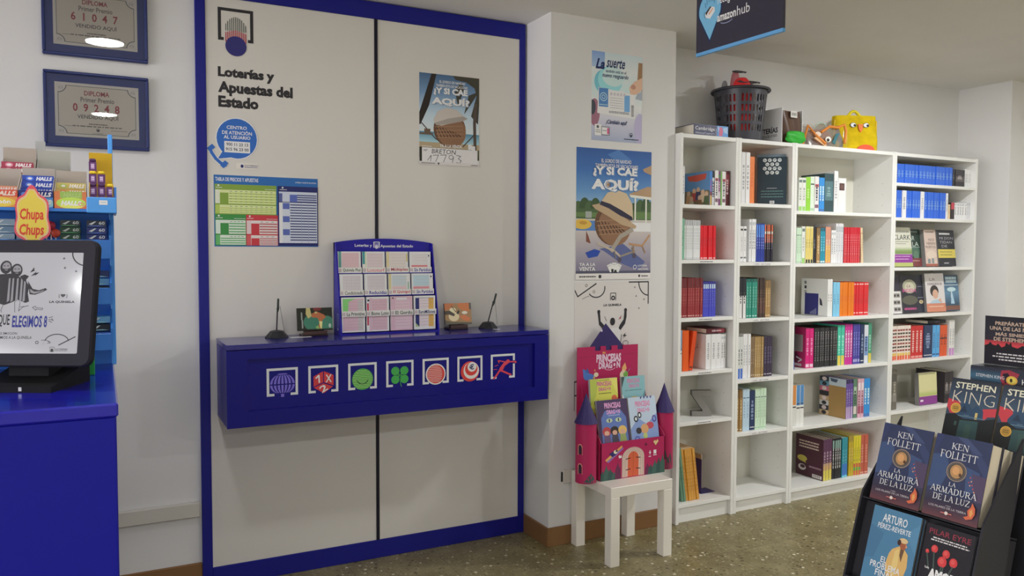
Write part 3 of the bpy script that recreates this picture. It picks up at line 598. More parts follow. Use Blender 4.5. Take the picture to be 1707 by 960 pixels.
def emblem(k):
    a = Art(iw, ih, 100, 91, 6e-4); a.clip = False
    a.rects([(0, 0, 100, 8), (0, 0, 8, 91), (92, 0, 100, 91), (0, 83, 24, 91), (76, 83, 100, 91)], LIL)
    if k == 0:
        for i in range(-3, 4):
            def rib(ys, yc, h, w):
                l = [(50+(i/3.2-w)*38*math.sqrt(max(.02, 1-((y-yc)/h)**2)), y) for y in ys]; r = [(50+(i/3.2+w)*38*math.sqrt(max(.02, 1-((y-yc)/h)**2)), y) for y in ys]
                a.poly(l+r[::-1], '#6a5cc4')
            rib([24+4*q for q in range(8)], 53, 34, .095); rib([56+3.7*q for q in range(8)], 55, 31, .095)
        a.poly([(32, 21), (40, 18), (60, 18), (68, 21), (60, 22), (40, 22)], '#6a5cc4'); a.rect(45, 85, 55, 95, '#6a5cc4')
    elif k == 1:
        for p in ([(17, 35), (49, 20), (49, 57), (17, 70)], [(52, 20), (84, 34), (84, 70), (52, 57)], [(50, 60), (82, 73), (51, 94), (18, 73)]): a.poly(p, '#b8242c')
        a.line([(25, 42), (35, 33), (36, 57)], 5, '#d8d0d0'); a.text('X', 57, 32, 78, 58, '#d8d0d0', .02); a.text('2', 38, 66, 62, 89, '#d8d0d0', .02, 0, -.5)
    elif k == 2:
        a.ell(50, 56, 37, 37, '#2c8a34')
        for i in range(12):
            yy = 25+i*5.4; hw = math.sqrt(max(0, 35**2-(yy-56)**2)); a.rect(50-hw, yy, 50+hw, yy+2, '#8cc860')
        a.ring(50, 52, 22, 22, 3, '#1c4a24', .35, PI-.35)
    elif k == 3:
        for sx, sy in ((33, 36), (66, 36), (33, 66), (66, 66)): a.ell(sx, sy, 15, 15, '#249438'); a.poly([(sx, sy-12), (sx, sy+12), (50, 51)], '#249438')
        a.line([(50, 52), (52, 80), (55, 92)], 2.6, '#249438'); a.line([(50, 24), (50, 78)], 1.4, '#12401c'); a.line([(22, 51), (78, 51)], 1.4, '#12401c')
    elif k == 4:
        a.ell(50, 57, 38, 38, '#d8c8c8'); a.ell(50, 57, 33.5, 33.5, '#c42a24')
        for i in range(11):
            yy = 27+i*5.6; hw = math.sqrt(max(0, 33**2-(yy-57)**2)); a.rect(50-hw, yy, 50+hw*.75, yy+1.8, '#d8b4b0')
    elif k == 5:
        a.ell(50, 56, 37, 37, '#c42a24'); a.ell(55, 53, 31, 31, '#dcc4bc'); a.ell(55, 47, 25, 25, '#c42a24'); a.ell(58, 40, 18, 18, '#dcd0cc'); a.text('€', 47, 30, 66, 50, '#1c1c60', .03)
    else:
        R_ = '#c03044'; a.poly([(62, 26), (74, 28), (78, 33), (58, 45), (50, 60), (40, 66), (32, 62), (38, 50), (52, 34)], R_)
        for p, wd in (([(36, 62), (22, 80), (12, 90)], 7), ([(44, 62), (66, 72), (84, 80)], 7), ([(58, 30), (42, 26), (30, 24), (34, 32)], 4), ([(74, 30), (90, 31), (104, 32)], 5)): a.line(p, wd, R_)
        a.ell(71, 27, 7, 6, R_); a.ell(101, 33, 6, 5, R_); a.line([(16, 44), (30, 40)], 2, R_); a.line([(12, 56), (26, 56)], 2, R_); a.rect(91, 26, 101, 38, BLUE2); a.line([(90, 31), (104, 32)], 5, R_)
    return a
for k in range(7): MB().art(emblem(k), T(.1476+k*ip, yi, .109)).build('emblem', M_GLOSS, wc)

# ------------------------------------------------------------ slip dispenser on the shelf
sd = thing('slip_dispenser', 'dark blue tiered dispenser of betting slips standing on the wall shelf', 'dispenser', T(-1.6475, .14, CZ1))
W0, H0 = .443, .375
arc = [(W0*i/12, H0+.016+.018*(1-((i-6)/6)**2)) for i in range(13)]
MB().prism([(0, 0), (W0, 0)]+arc[::-1], .112, .118, 'y', '#1c1680').build('back_board', M_SATIN, sd)
hd = MB().prism([(0, H0-.03), (W0, H0-.03)]+arc[::-1], .10, .112, 'y', '#1c1680')
a = Art(W0, .064, 443, 64, 6e-4)
a.text('Loterías y', 88, 26, 165, 42, '#d0ccd8', .02); a.text('Apuestas del Estado', 203, 28, 355, 44, '#d0ccd8', .02); a.rects([(172, 16, 176, 42), (172, 16, 200, 19), (196, 16, 200, 42)], '#c0c0d8'); a.ell(186, 38, 8, 9, '#b8b4d8'); a.rects([(178+4*i, 22, 180+4*i, 34) for i in range(5)], '#8c88c0')
hd.art(a, T(0, .10, H0-.028)).build('header', M_SATIN, sd)
for x0 in (0, W0-.005):
    MB().prism([(0, 0), (.118, 0), (.118, H0+.014), (.085, H0+.014)], x0, x0+.005, 'x', '#201a86').build('side_panel', M_SATIN, sd)
MB().box(.005, 0, 0, W0-.005, .118, .006, '#1c1680').build('base', M_SATIN, sd)
lab = Art(.03, .07, 30, 70, 3e-4).rect(0, 0, 26, 70, '#8c94cc').rect(3, 3, 23, 62, '#4c56a4')
MB().art(lab, T(-.0003, .035, .018) @ RZ(-PI/2) @ T(-.03, 0, 0)).build('price_sticker', M_PAPER, sd)
names = [[('Quiniela Plus', '#4c564c'), ('Lototurf', '#c06c74'), ('Múltiples', '#a0243c'), ('Sin Partidos', '#2c2c8c')], [('Condicionada', '#5c5c5c'), ('Reducidas', '#2c2c8c'), ('El Quinigol', '#b0243c'), ('Sin Partidos', '#2c2c8c')], [('La Primitiva', '#3c443c'), ('Bono Loto', '#3c443c'), ('El Gordo', '#3c443c'), ('EuroMillones', '#1c2060')]]
slipn = [['pink slips with green edge behind the Quiniela Plus tag', 'pale slips with teal edge behind the Lototurf tag', 'cream-edged slips behind the Múltiples tag', 'white slips with a red bar, top right pocket'], ['plain lilac slips at the left of middle row', 'lilac slips behind the Reducidas tag', 'green-edged slips behind the El Quinigol tag', 'bluish slips with a red bar, right of middle row'], ['green-cornered pink slips behind the La Primitiva tag', 'pink slips with red edge behind the Bono Loto tag', 'all-pink slips behind the El Gordo tag', 'white and yellow slips behind the EuroMillones tag']]
cw = (W0-.014)/4
for r in range(3):
    zb, zt = ((.262, .352), (.166, .258), (.010, .158))[r]; yy = (.068, .040, .012)[r]; top = (.352, .256, .158)[r]
    for c in range(4):
        x = .008+c*cw; sw, shh = cw-.008, top-zb
        a = Art(sw, shh, 100, 100, 3e-4)
        pk = '#b898a4' if r == 2 else '#c0b0b4'
        a.rect(0, 0, 100, 100, '#c4c0be')
        if (r, c) == (0, 0): a.rect(2, 0, 14, 100, '#4c847c'); a.rect(16, 6, 92, 96, '#c4a0a4')
        elif (r, c) == (0, 1): a.rect(0, 0, 14, 60, '#2c8488'); a.rect(10, 0, 18, 100, '#b8c4a4'); a.rect(20, 8, 92, 96, '#bcaeb0')
        elif (r, c) == (0, 2): a.rect(0, 0, 12, 100, '#c4b080'); a.rect(14, 6, 90, 96, '#bfb6b0'); a.rect(91, 10, 97, 50, '#b8a860')
        elif (r, c) == (0, 3): a.rect(10, 14, 84, 60, '#bcb8b8'); a.rect(8, 66, 84, 88, '#c06c70'); a.poly([(88, 14), (96, 20), (88, 26)], '#333344')
        elif (r, c) == (1, 2): a.rect(0, 0, 12, 100, '#b8b07c'); a.rect(16, 8, 82, 60, '#a8b4b8'); a.rect(16, 62, 82, 96, '#c4a4a8'); a.rect(88, 40, 94, 96, '#7ca08c')
        elif (r, c) == (1, 3): a.rect(6, 8, 82, 62, '#9cb4c0'); a.rect(6, 64, 82, 84, '#c47c84'); a.poly([(88, 10), (96, 16), (88, 22)], '#333344')
        elif r == 1: a.rects([(14+i*6, 8, 17+i*6, 96) for i in range(13)], '#aca0a8')
        elif (r, c) == (2, 0): a.rect(4, 4, 94, 96, pk); a.poly([(4, 4), (60, 4), (30, 12), (26, 46), (4, 50)], '#6ab45c'); a.rect(70, 8, 94, 96, '#a8a4a4')
        elif (r, c) == (2, 1): a.rect(12, 6, 92, 96, pk); a.rect(2, 18, 10, 82, '#b03a54'); a.rect(12, 4, 26, 98, '#b89ca8'); a.ell(8, 10, 5, 3, '#333344')
        elif (r, c) == (2, 2): a.rect(0, 0, 100, 100, '#ba98a6'); a.rect(20, 10, 90, 96, '#c0a4b0'); a.ell(10, 5, 4, 2, '#333344'); a.rect(26, 4, 74, 10, '#c4bcc0')
        else: a.rect(0, 0, 100, 100, '#c8c4c4'); a.rect(6, 6, 92, 92, '#282c64'); a.rect(24, 7, 70, 92, '#c4b4b8'); a.rect(68, 7, 92, 92, '#c09430'); a.poly([(6, 92), (6, 80), (24, 92)], '#8ca070')
        for i in range(9 if r == 2 else 5): a.rects([(22, 14+i*(9 if r == 2 else 15), 88, 14.8+i*(9 if r == 2 else 15))], '#a8868f' if r == 2 else '#a89ca0')
        lean = RX(math.atan2(-.004, shh))
        mb = MB().box(0, 0, 0, sw, .012, shh, '#c4c0be'); mb.art(a)
        tag(mb.build('betting_slips', M_PAPER), slipn[r][c].split(',')[0] + (', '+slipn[r][c].split(',')[1].strip() if ',' in slipn[r][c] else '') + ' of the dispenser', 'paper slips', 'betting slip stacks in the dispenser', T(-1.6475+x, .14+yy+.004, CZ1+zb) @ lean)
        pz = (.260, .164, .076)[r]; ph_ = .024
        a = Art(sw+.004, ph_, 100, 25, 3e-4).rect(0, 0, 100, 25, '#c4bcb8'); a.rect(2, 5, 14, 20, '#b0a0a4'); a.line([(4, 8), (4, 18), (12, 18), (12, 8)], 1.2, '#7c7c88')
        a.text(names[r][c][0], 20, 5 if 'ú' not in names[r][c][0] else 4, 95, 21, names[r][c][1], .02)
        MB().box(0, 0, 0, sw+.004, .0015, ph_, '#bcb6b4').art(a).build('pocket_label', M_PAPER, sd, T(x-.002, yy-.001, pz))
        if r < 2: MB().box(x-.002, yy-.0005, zb-.005, x+sw+.002, yy+.03, zb-.001, '#2a2490').build('pocket', M_PLASTIC, sd)

# ------------------------------------------------------------ pens on cords, leaflets
def pen_stand(x, y, lean, label):
    r = thing('pen_stand', label, 'pen', T(x, y, CZ1), 'counter pens on stands')
    MB().lathe([(.047, 0), (.047, .004), (.026, .028), (.012, .031), (0, .031)], 8, '#1c1c20', smooth=False).build('base', M_PLASTIC, r)
    tp = Vector((lean, 0, .118)); MB().tube([(0, 0, .028), tp], .0028, 8, '#26262a').tube([tp*.98, tp+Vector((.004, 0, .006))], .005, 8, '#26262a').build('stalk', M_METAL, r)
    b = tp+Vector((.001, -.004, -.004)); d = Vector((lean*.5, 0, .046)); MB().tube([b-d*.25, b, b+d*.9, b+d], [.001, .0045, .0045, .003], 10, '#1a2420').build('pen', M_PLASTIC, r)
    p0 = tp+Vector((.006, 0, .012)); path = [p0+Vector((.004+.022*t, .02*t, -.118*t-.02*math.sin(PI*t)*0)) for t in [i/10 for i in range(11)]]
    MB().tube(path, .0009, 5, '#505050').build('cord', M_PLASTIC, r)
pen_stand(-1.905, .175, .004, 'black pen on a stalk stand left of the slip dispenser')
pen_stand(-.955, .165, .026, 'black leaning pen on a stalk stand right of the slip dispenser')
def leaflet(x, rz, art, label, lab2, wd, ht):
    r = thing('leaflet_stand', lab2, 'stand', T(x, .175, CZ1) @ RZ(rz))
    MB().box(.02, -.015, 0, wd-.02, .05, .008, '#2a1c1c', bev=.002).box(.025, -.02, .008, wd-.025, -.014, .022, '#3a2826').build('base', M_PLASTIC, r)
    MB().prism([(.01, .008), (.016, .008), (.035, .09), (.03, .09)], .03, wd-.03, 'x', '#2a1c1c').build('back_rest', M_PLASTIC, r)
    mb = MB().box(0, 0, 0, wd, .009, ht, '#2c2622'); mb.art(art)
    tag(mb.build('leaflet_stack', M_GLOSS), label, 'leaflets', None, T(x, .175, CZ1) @ RZ(rz) @ T(0, -.013, .0245) @ RX(-.16))
a = Art(.146, .094, 146, 94); a.rect(0, 0, 146, 94, '#1c2018'); a.ell(60, 60, 34, 34, '#2c6c54'); a.ell(122, 68, 30, 34, '#2f7058'); a.poly([(38, 0), (54, 0), (60, 34), (46, 44), (36, 26)], '#a89c5c'); a.poly([(60, 24), (84, 16), (112, 30), (120, 40), (104, 52), (96, 94), (80, 94), (92, 60), (84, 42), (60, 40)], '#a0582c'); a.poly([(90, 56), (104, 58), (100, 90), (94, 84)], '#c8b870'); a.poly([(66, 0), (104, 0), (96, 12), (72, 14)], '#6c2420'); a.ell(78, 20, 6, 4, '#a89c5c'); a.rects([(16, 18, 22, 50), (18, 50, 24, 84)], '#7c847c'); a.ell(134, 76, 5, 9, '#9ca89c'); a.poly([(84, 94), (74, 80), (84, 74), (92, 88)], '#6c9c4c'); a.rect(0, 88, 146, 94, '#161812')
leaflet(-1.8235, 0, a, 'green and orange picture leaflets propped left of the dispenser', 'small dark stand holding the green leaflets on the wall shelf', .146, .094)
a = Art(.132, .096, 132, 96); a.rect(0, 0, 132, 96, '#8c6a3c'); a.poly([(0, 0), (50, 0), (34, 24), (0, 34)], '#a45c28'); a.poly([(64, 0), (126, 0), (122, 40), (92, 34), (70, 22)], '#b06020'); a.ell(44, 60, 26, 22, '#bcac84'); a.ell(40, 30, 16, 10, '#c8b48c'); a.poly([(0, 34), (26, 34), (50, 50), (44, 60), (20, 50), (0, 52)], '#3c3428'); a.poly([(56, 44), (70, 30), (74, 40), (64, 52)], '#2c2620'); a.line([(34, 12), (54, 40)], 3, '#3c3024'); a.poly([(70, 60), (96, 54), (126, 70), (118, 84), (92, 80)], '#b4602c'); a.ell(98, 44, 14, 7, '#c4b4a4'); a.poly([(0, 76), (30, 84), (132, 90), (132, 96), (0, 96)], '#4c4838'); a.rect(122, 0, 132, 30, '#4c4840')
leaflet(-1.168, .02, a, 'orange and brown picture leaflets propped right of the dispenser', 'small dark stand holding the orange leaflets on the wall shelf', .132, .096)
tag(MB().box(0, 0, 0, .085, .035, .0006, '#c4c4cc').build('paper_slip', M_PAPER), 'white paper slip lying beside the left pen stand', 'paper', None, T(-1.855, .135, CZ1) @ RZ(.05))
tag(MB().box(0, 0, 0, .03, .02, .0006, '#c4c4cc').build('paper_scrap', M_PAPER), 'tiny white paper scrap at the foot of the right pen stand', 'paper', None, T(-.955, .095, CZ1))

# ============================================================ sales counter at the left
sc = thing('sales_counter', 'dark blue sales counter at the left edge with glossy top', 'counter', T(-2.506, -1.2288, 0))
MB().box(-1.6, .008, 0, -.004, 1.15, 1.02, '#0e1178', bev=.003).build('body', M_SATIN, sc)
MB().box(-1.6, 0, 1.02, 0, 1.16, 1.05, '#12118a', bev=.004).build('top_board', M_LACQ, sc)
# ============================================================ customer monitor on the counter
MON = T(-2.6423, -1.0242, 1.05) @ RZ(-.4756)
mo = thing('customer_monitor', 'black customer monitor on the counter showing a football advert', 'monitor', MON)
TB = T(-.271, .03, .0566) @ RX(-.167)
mw, mh, bz = .344, .303, .031
mb = MB()
def rrect(x0, z0, x1, z1, r, n=6):
    o = []
    for cx, cz, a0 in ((x1-r, z0+r, -PI/2), (x1-r, z1-r, 0), (x0+r, z1-r, PI/2), (x0+r, z0+r, PI)): o += [(cx+r*math.cos(a0+i*PI/2/n), cz+r*math.sin(a0+i*PI/2/n)) for i in range(n+1)]
    return o
mb.prism(rrect(0, 0, mw, mh, .022), .006, .022, 'y', '#1a191f'); mb.prism(rrect(.03, .03, mw-.03, mh-.03, .03), .022, .055, 'y', '#141318')
fr_o = rrect(.003, .003, mw-.003, mh-.003, .02); fr_i = rrect(bz, bz, mw-bz, mh-bz, .003); n = len(fr_o)
pts = [(x, 0, z) for x, z in fr_o]+[(x, .0005, z) for x, z in fr_i]+[(x, .006, z) for x, z in rrect(0, 0, mw, mh, .022)]+[(x, .005, z) for x, z in fr_i]
mb.add(pts, [(i, (i+1) % n, n+(i+1) % n, n+i) for i in range(n)]+[(2*n+i, 2*n+(i+1) % n, (i+1) % n, i) for i in range(n)]+[(n+i, n+(i+1) % n, 3*n+(i+1) % n, 3*n+i) for i in range(n)], '#232229')
mb.build('bezel', M_MATT, mo, TB)
sw, sh_ = mw-2*bz, mh-2*bz
a = Art(sw, sh_, 203, 174, 2e-4)       # drawn in the units of its right-hand part
SW = tuple(v for v in (.76, .74, .79)); SK = tuple(lin('#30303a')); D_ = tuple(lin('#2c2b38')); P_ = tuple(lin('#b4b0b8')); BL = tuple(lin('#3440a8')); GY = tuple(lin('#4c4b55'))
CA_ = CA; CA = lambda h: tuple(h) if not isinstance(h, str) else CA_(h)
def A(x, y): return (67+x*.15625, -29+y*.15625)
def B(x, y): return (67+x*.16667, 111+y*.16667)
def AP(*p): return [A(x, y) for x, y in p]
def BP(*p): return [B(x, y) for x, y in p]
def bt(t, x0, y0, x1, y1, c, b): p, q = B(x0, y0), B(x1, y1); a.text(t, p[0], p[1], q[0], q[1], c, b)
a.rect(0, 0, 203, 174, SW)
cx_, cy_ = A(900, 190); a.ring(cx_, cy_, 26, 23, 2.2, SK, PI*.5, PI+.1)
for x, y in ((650, 250), (667, 355), (792, 393)): x, y = A(x, y); a.line([(x-1.8, y), (x+1.8, y)], 1.1, SK); a.line([(x, y-1.8), (x, y+1.8)], 1.1, SK)
# two cheering players, drawn in ink
a.poly(AP((-60, 430), (90, 420), (180, 460), (240, 490), (290, 560), (280, 640), (300, 730), (260, 745), (170, 710), (110, 740), (30, 770), (-80, 740)), D_)
for x in (60, 100, 150, 195, 230): a.poly(AP((x, 475), (x+18, 470), (x+22, 720), (x-4, 740)), P_)
a.poly(AP((270, 500), (330, 590), (400, 605), (470, 580), (490, 600), (440, 625), (360, 655), (300, 650)), D_); a.poly(AP((300, 590), (350, 620), (420, 615), (460, 596), (440, 618), (350, 645), (308, 630)), P_)
a.poly(AP((180, 450), (230, 430), (280, 450), (250, 490), (260, 520), (210, 490)), D_)
for x, y in ((20, 350), (140, 385)):
    p = A(x, y); a.ell(p[0], p[1], 10, 11.5, D_); a.ell(p[0]+.6, p[1]-.6, 7, 8, P_); a.poly([(p[0]-7, p[1]+1), (p[0]-3, p[1]+3), (p[0]+3, p[1]+3), (p[0]+7, p[1]+1), (p[0]+5, p[1]+10), (p[0], p[1]+12), (p[0]-5, p[1]+10)], D_); a.rects([(p[0]-4.5, p[1]-3, p[0]-1, p[1]-1.8), (p[0]+1.6, p[1]-3, p[0]+5, p[1]-1.8)], D_); a.line([(p[0]-1.5, p[1]+5), (p[0]+3, p[1]+5)], 1.2, P_)
for p in (((20, 770), (0, 830), (10, 850)), ((145, 735), (155, 850)), ((205, 740), (195, 840)), ((200, 830), (240, 790), (300, 775)), ((210, 790), (290, 780))): a.line(AP(*p), .8, D_)
a.poly(AP((290, 410), (330, 350), (338, 390)), D_); a.poly(AP((300, 450), (360, 395), (352, 412), (392, 408), (340, 450), (350, 435)), D_)
a.line(AP((345, 795), (375, 780), (378, 795), (460, 805), (450, 822), (385, 812), (385, 828), (345, 795)), .8, D_)
a.line(AP((627, 650), (627, 685), (637, 685)), .9, SK); a.line(AP((714, 650), (714, 685), (704, 685)), .9, SK); a.poly(AP((645, 648), (695, 648), (695, 665), (670, 684), (645, 665)), SK)
p, q = A(525, 720), A(803, 750); a.text('LA QUINIELA', p[0], p[1], q[0], q[1], SK, .04)
p, q = A(-20, 872), A(108, 1105); a.text('QUE', p[0], p[1], q[0], 129, SK, .02); bt('ELEGIMOS 8', 128, -10, 485, 112, BL, .03)
for l in (((500, 12), (540, 0)), ((500, 30), (548, 34)), ((500, 44), (535, 58)), ((530, 18), (545, 44))): a.line(BP(*l), .9, D_)
bt('MÁS EMOCIÓN', -25, 155, 188, 186, SK, .01); bt('Y PREMIOS A LA QUINIELA', -70, 200, 340, 235, SK, .01)
p = B(598, 260); a.ring(p[0], p[1], 21, 14, 1.6, GY, PI+.15, 2*PI-.15); a.line(BP((620, 292), (785, 205)), 1.8, GY); p = B(397, 265); a.ring(p[0], p[1], 2.8, 2.8, 1, D_); a.line(BP((440, 243), (490, 240), (535, 268)), .8, D_); a.line(BP((515, 250), (535, 268), (505, 274)), .8, D_); a.line(BP((455, 290), (470, 255)), .6, P_)
a.line(BP((535, 312), (535, 358), (578, 358), (578, 312), (535, 312)), .6, D_); p = B(556, 345); a.ell(p[0], p[1], 2.4, 3, D_); bt('LOTERÍAS', 590, 322, 715, 342, SK, .02); p = B(590, 348); a.small(p[0], p[1], p[0]+20, .8, GY, 3)
CA = CA_
mb = MB().box(bz-.001, .0045, bz-.001, mw-bz+.001, .0056, mh-bz+.001, (.02, .02, .02))
mb.art(a, T(bz, .0046, bz)).build('screen', M_SCREEN, mo, TB)
mb = MB()
mb.prism([(0, 0), (0, .014), (.03, .018), (.15, .05), (.17, .05), (.17, 0)], -.172, .0, 'x', '#111114')
mb.prism([(.06, .03), (.075, .20), (.10, .20), (.14, .03)], -.135, -.04, 'x', '#0e0e12')
mb.build('stand', M_MATT, mo)
MB().box(-.075, -.001, .004, -.068, .001, .013, '#b4b4b4').build('indicator_light', M_PLASTIC, mo)
tag(MB().box(0, 0, 0, .05, .03, .105, '#1f7a34', bev=.002).build('green_box', M_CARD), 'small green box on the counter behind the right edge of the monitor', 'box', None, T(-2.604, -.772, 1.05))

# ============================================================ candy rack
RB = '#2a62a8'
rk = thing('candy_rack', 'tiered light blue plastic sweets rack standing on the counter', 'display rack', T(-2.5, -.7, 1.05))
mb = MB()
for k, (z0, zl) in enumerate(((.06, .115), (.186, .24), (.31, .37))):
    mb = MB()
    mb.box(-.42, 0, z0, -.012, .16, z0+.006, RB); mb.box(-.42, -.004, z0-.004, -.012, 0, zl-.012, RB, bev=.0015)
    mb.build('tray', M_PLASTIC, rk)
    MB().prism([(-.004, z0-.004), (-.006, zl), (.04, zl+.03), (.17, zl+.055), (.17, z0-.004)], -.014, -.009, 'x', RB).build('side_panel', M_PLASTIC, rk)
mb = MB().box(-.44, -.02, .434, .003, .15, .440, RB); mb.box(-.066, -.026, .430, .006, -.02, .472, '#3f7fc4', bev=.002); mb.box(-.44, -.024, .432, -.066, -.02, .438, RB)
mb.box(.001, -.024, .43, .006, .15, .50, RB); mb.build('top_tray', M_PLASTIC, rk)
a = Art(.02, .012, 20, 12, 3e-4).rect(0, 0, 20, 12, '#c4ccd4').rect(3, 4, 17, 6, '#8c9cac')
MB().art(a, T(-.036, -.0262, .452)).build('price_tag', M_PAPER, rk)
for xx in (-.012, -.43): MB().box(xx, .125, 0, xx+.012, .137, .66, '#3a7cc8', bev=.002).build('post', M_PLASTIC, rk)
MB().box(-.43, .155, 0, 0, .165, .44, RB).build('back_panel', M_PLASTIC, rk)

def halls_pack(col, lens, loc, label, gname, w=.076, h=.0165, txt='HALLS'):
    a = Art(w, h, 100, 22, 2e-4); a.rect(0, 0, 100, 22, col); a.ell(24, 11, 12, 8, lens); a.ell(24, 11, 7, 4, '#c4ccd8'); a.text(txt, 43, 4, 95, 18, '#d4d4dc', .06, .25)
    mb = MB().box(0, 0, 0, w, .022, h, col, bev=.003); mb.art(a)
    return tag(mb.build('sweets_pack', M_GLOSS), label, 'sweets pack', gname, T(*loc))
def carton(x0, x1, y, z0, zf, zb, front, label, col='#8f8780', dep=.13):
    r = thing('sweets_carton', label, 'carton', T(x0, y, z0), 'open sweets cartons on the rack'); w = x1-x0
    mb = MB().box(0, dep-.003, 0, w, dep, zb-z0, col).box(0, 0, 0, w, dep, .002, col)
    mb.build('back_flap', M_CARD, r)
    for xx in (0, w-.002): MB().prism([(0, 0), (dep, 0), (dep, (zb-z0)*.85), (.03, zf-z0+.01), (0, zf-z0)], xx, xx+.002, 'x', col).build('side', M_CARD, r)
    a = Art(w, zf-z0, 100, 70, 2e-4); front(a)
    MB().box(0, 0, 0, w, .002, zf-z0, '#c46030').art(a).build('front', M_CARD, r)
    return r
def f_blue(a): a.rect(0, 0, 100, 30, '#1c2c6c'); a.rect(0, 28, 100, 70, '#3c7cc0'); a.ell(62, 52, 44, 20, '#7cb0dc'); a.text('HALLS', 34, 6, 96, 25, '#d0d4e0', .05, .25); a.ell(17, 16, 10, 9, '#3c6cb4'); a.text('HALLS', 40, 36, 96, 56, '#c8d8e8', .05, .25)
def f_lime(a): a.rect(0, 0, 100, 30, '#b46434'); a.rect(18, 0, 86, 30, '#7c9c3c'); a.rect(0, 28, 100, 70, '#c06434'); a.ell(52, 48, 46, 24, '#9cb82c'); a.ell(54, 60, 36, 10, '#c4c83c'); a.text('HALLS', 28, 5, 84, 24, '#8ca45c', .04, .25); a.text('HALLS', 20, 38, 84, 58, '#dcdcd4', .06, .25); a.ring(84, 52, 10, 8, 3, '#c47c64')
def f_lemon(a): a.rect(0, 0, 100, 30, '#b4402c'); a.rect(0, 28, 100, 70, '#cc7c2c'); a.ell(40, 50, 56, 20, '#d4a41c'); a.text('HALLS', 30, 5, 96, 24, '#d8b0a4', .05, .25); a.text('Limón', 20, 40, 80, 56, '#dcd4c4', .03)
ZT = 1.4905; Y0 = -.718
carton(-2.799, -2.723, Y0, ZT, 1.535, 1.600, f_lemon, 'open orange and yellow sweets carton at left end of the rack')
carton(-2.7205, -2.6435, Y0, ZT, 1.535, 1.604, f_blue, 'open blue sweets carton in the middle of the rack')
carton(-2.641, -2.566, Y0, ZT, 1.535, 1.600, f_lime, 'open lime green and orange sweets carton on the rack')
for k in range(4): halls_pack('#1f3c94', '#3c64c0', (-2.7187, Y0+.02+k*.024, 1.509+k*.0185), ('%s dark blue sweets pack in the blue carton' % ('lowest', 'second lowest', 'third', 'topmost')[k]), 'blue sweets packs', .074)
for k in range(3): halls_pack(('#7c9434', '#b48c3c', '#a89c4c')[k], ('#c4a43c', '#c46434', '#8ca43c')[k], (-2.6395, Y0+.02+k*.03, 1.509+k*.019), ('%s sweets pack in the lime green carton' % ('lowest green', 'middle orange', 'topmost olive')[k]), 'lime sweets packs', .072)
for k in range(2): halls_pack(('#b0402c', '#c07c5c')[k], '#cca43c', (-2.7975, Y0+.02+k*.03, 1.513+k*.018), ('%s sweets pack in the orange carton' % ('lower red', 'upper pale orange')[k]), 'orange sweets packs', .073)
o = carton(-2.779, -2.697, -.548, ZT, 1.585, 1.675, lambda a: a.rect(0, 0, 100, 70, '#8a3448'), 'taller open carton with red packs in the back row of the rack', '#8f857c')
carton(-2.694, -2.610, -.548, ZT, 1.56, 1.672, lambda a: a.rect(0, 0, 100, 70, '#8c8a84'), 'taller empty grey carton in the back row of the rack', '#8c8b84')
for k in range(2): halls_pack('#8f2c44', '#b8788c', (-2.775, -.54+k*.02, 1.592+k*.0165), '%s dark red sweets pack in the tall back carton' % ('lower', 'upper')[k], 'red sweets packs', .076)
MB().box(-2.70, -.40, 1.05, -2.675, -.392, 1.70, '#8c8c8c').box(-2.73, -.40, 1.05, -2.64, -.36, 1.056, '#8c8c8c').build('grey_card', M_CARD)
tag(bpy.data.objects['grey_card'], 'narrow grey card standing behind the open cartons', 'card')
# purple gum tubs
def tub(x, y, z, lid, label):
    r = thing('gum_tub', label, 'gum pack', T(x, y, z), 'purple gum tubs on the rack')
    a = Art(.019, .026, 19, 26, 2e-4).rect(0, 0, 19, 26, '#4c2058').rect(5, 5, 14, 20, '#8c6ca0').rects([(6, 8, 13, 10), (6, 13, 13, 15)], '#c4b4cc')
    MB().box(0, 0, 0, .019, .024, .026, '#4c2058', bev=.003).art(a).build('tub', M_GLOSS, r)
    MB().box(.001, .001, .026, .018, .023, .035, lid, bev=.003).build('lid', M_PLASTIC, r)
pos = ['left', 'middle', 'right']; hs = (4, 3, 2)
for c in range(3):
    for k in range(hs[c]): tub(-2.560+c*.021, -.712+.027*k, 1.4905+.0362*k, '#c4a41c' if k == hs[c]-1 and not (c == 0) else ('#c4a41c' if (c, k) == (0, 2) else '#3c1c48'), '%s purple gum tub of the %s column on the rack' % (('lowest', 'second', 'third', 'topmost')[k], pos[c]))
tag(MB().box(0, 0, 0, .058, .002, .16, '#a08018').box(0, -.09, 0, .002, 0, .07, '#a08018').box(.056, -.09, 0, .058, 0, .07, '#a08018').box(0, -.09, -.0015, .058, .002, 0, '#a08018').build('gum_carton', M_CARD), 'yellow open carton behind the purple gum tubs', 'carton', None, T(-2.5595, -.60, 1.4935))
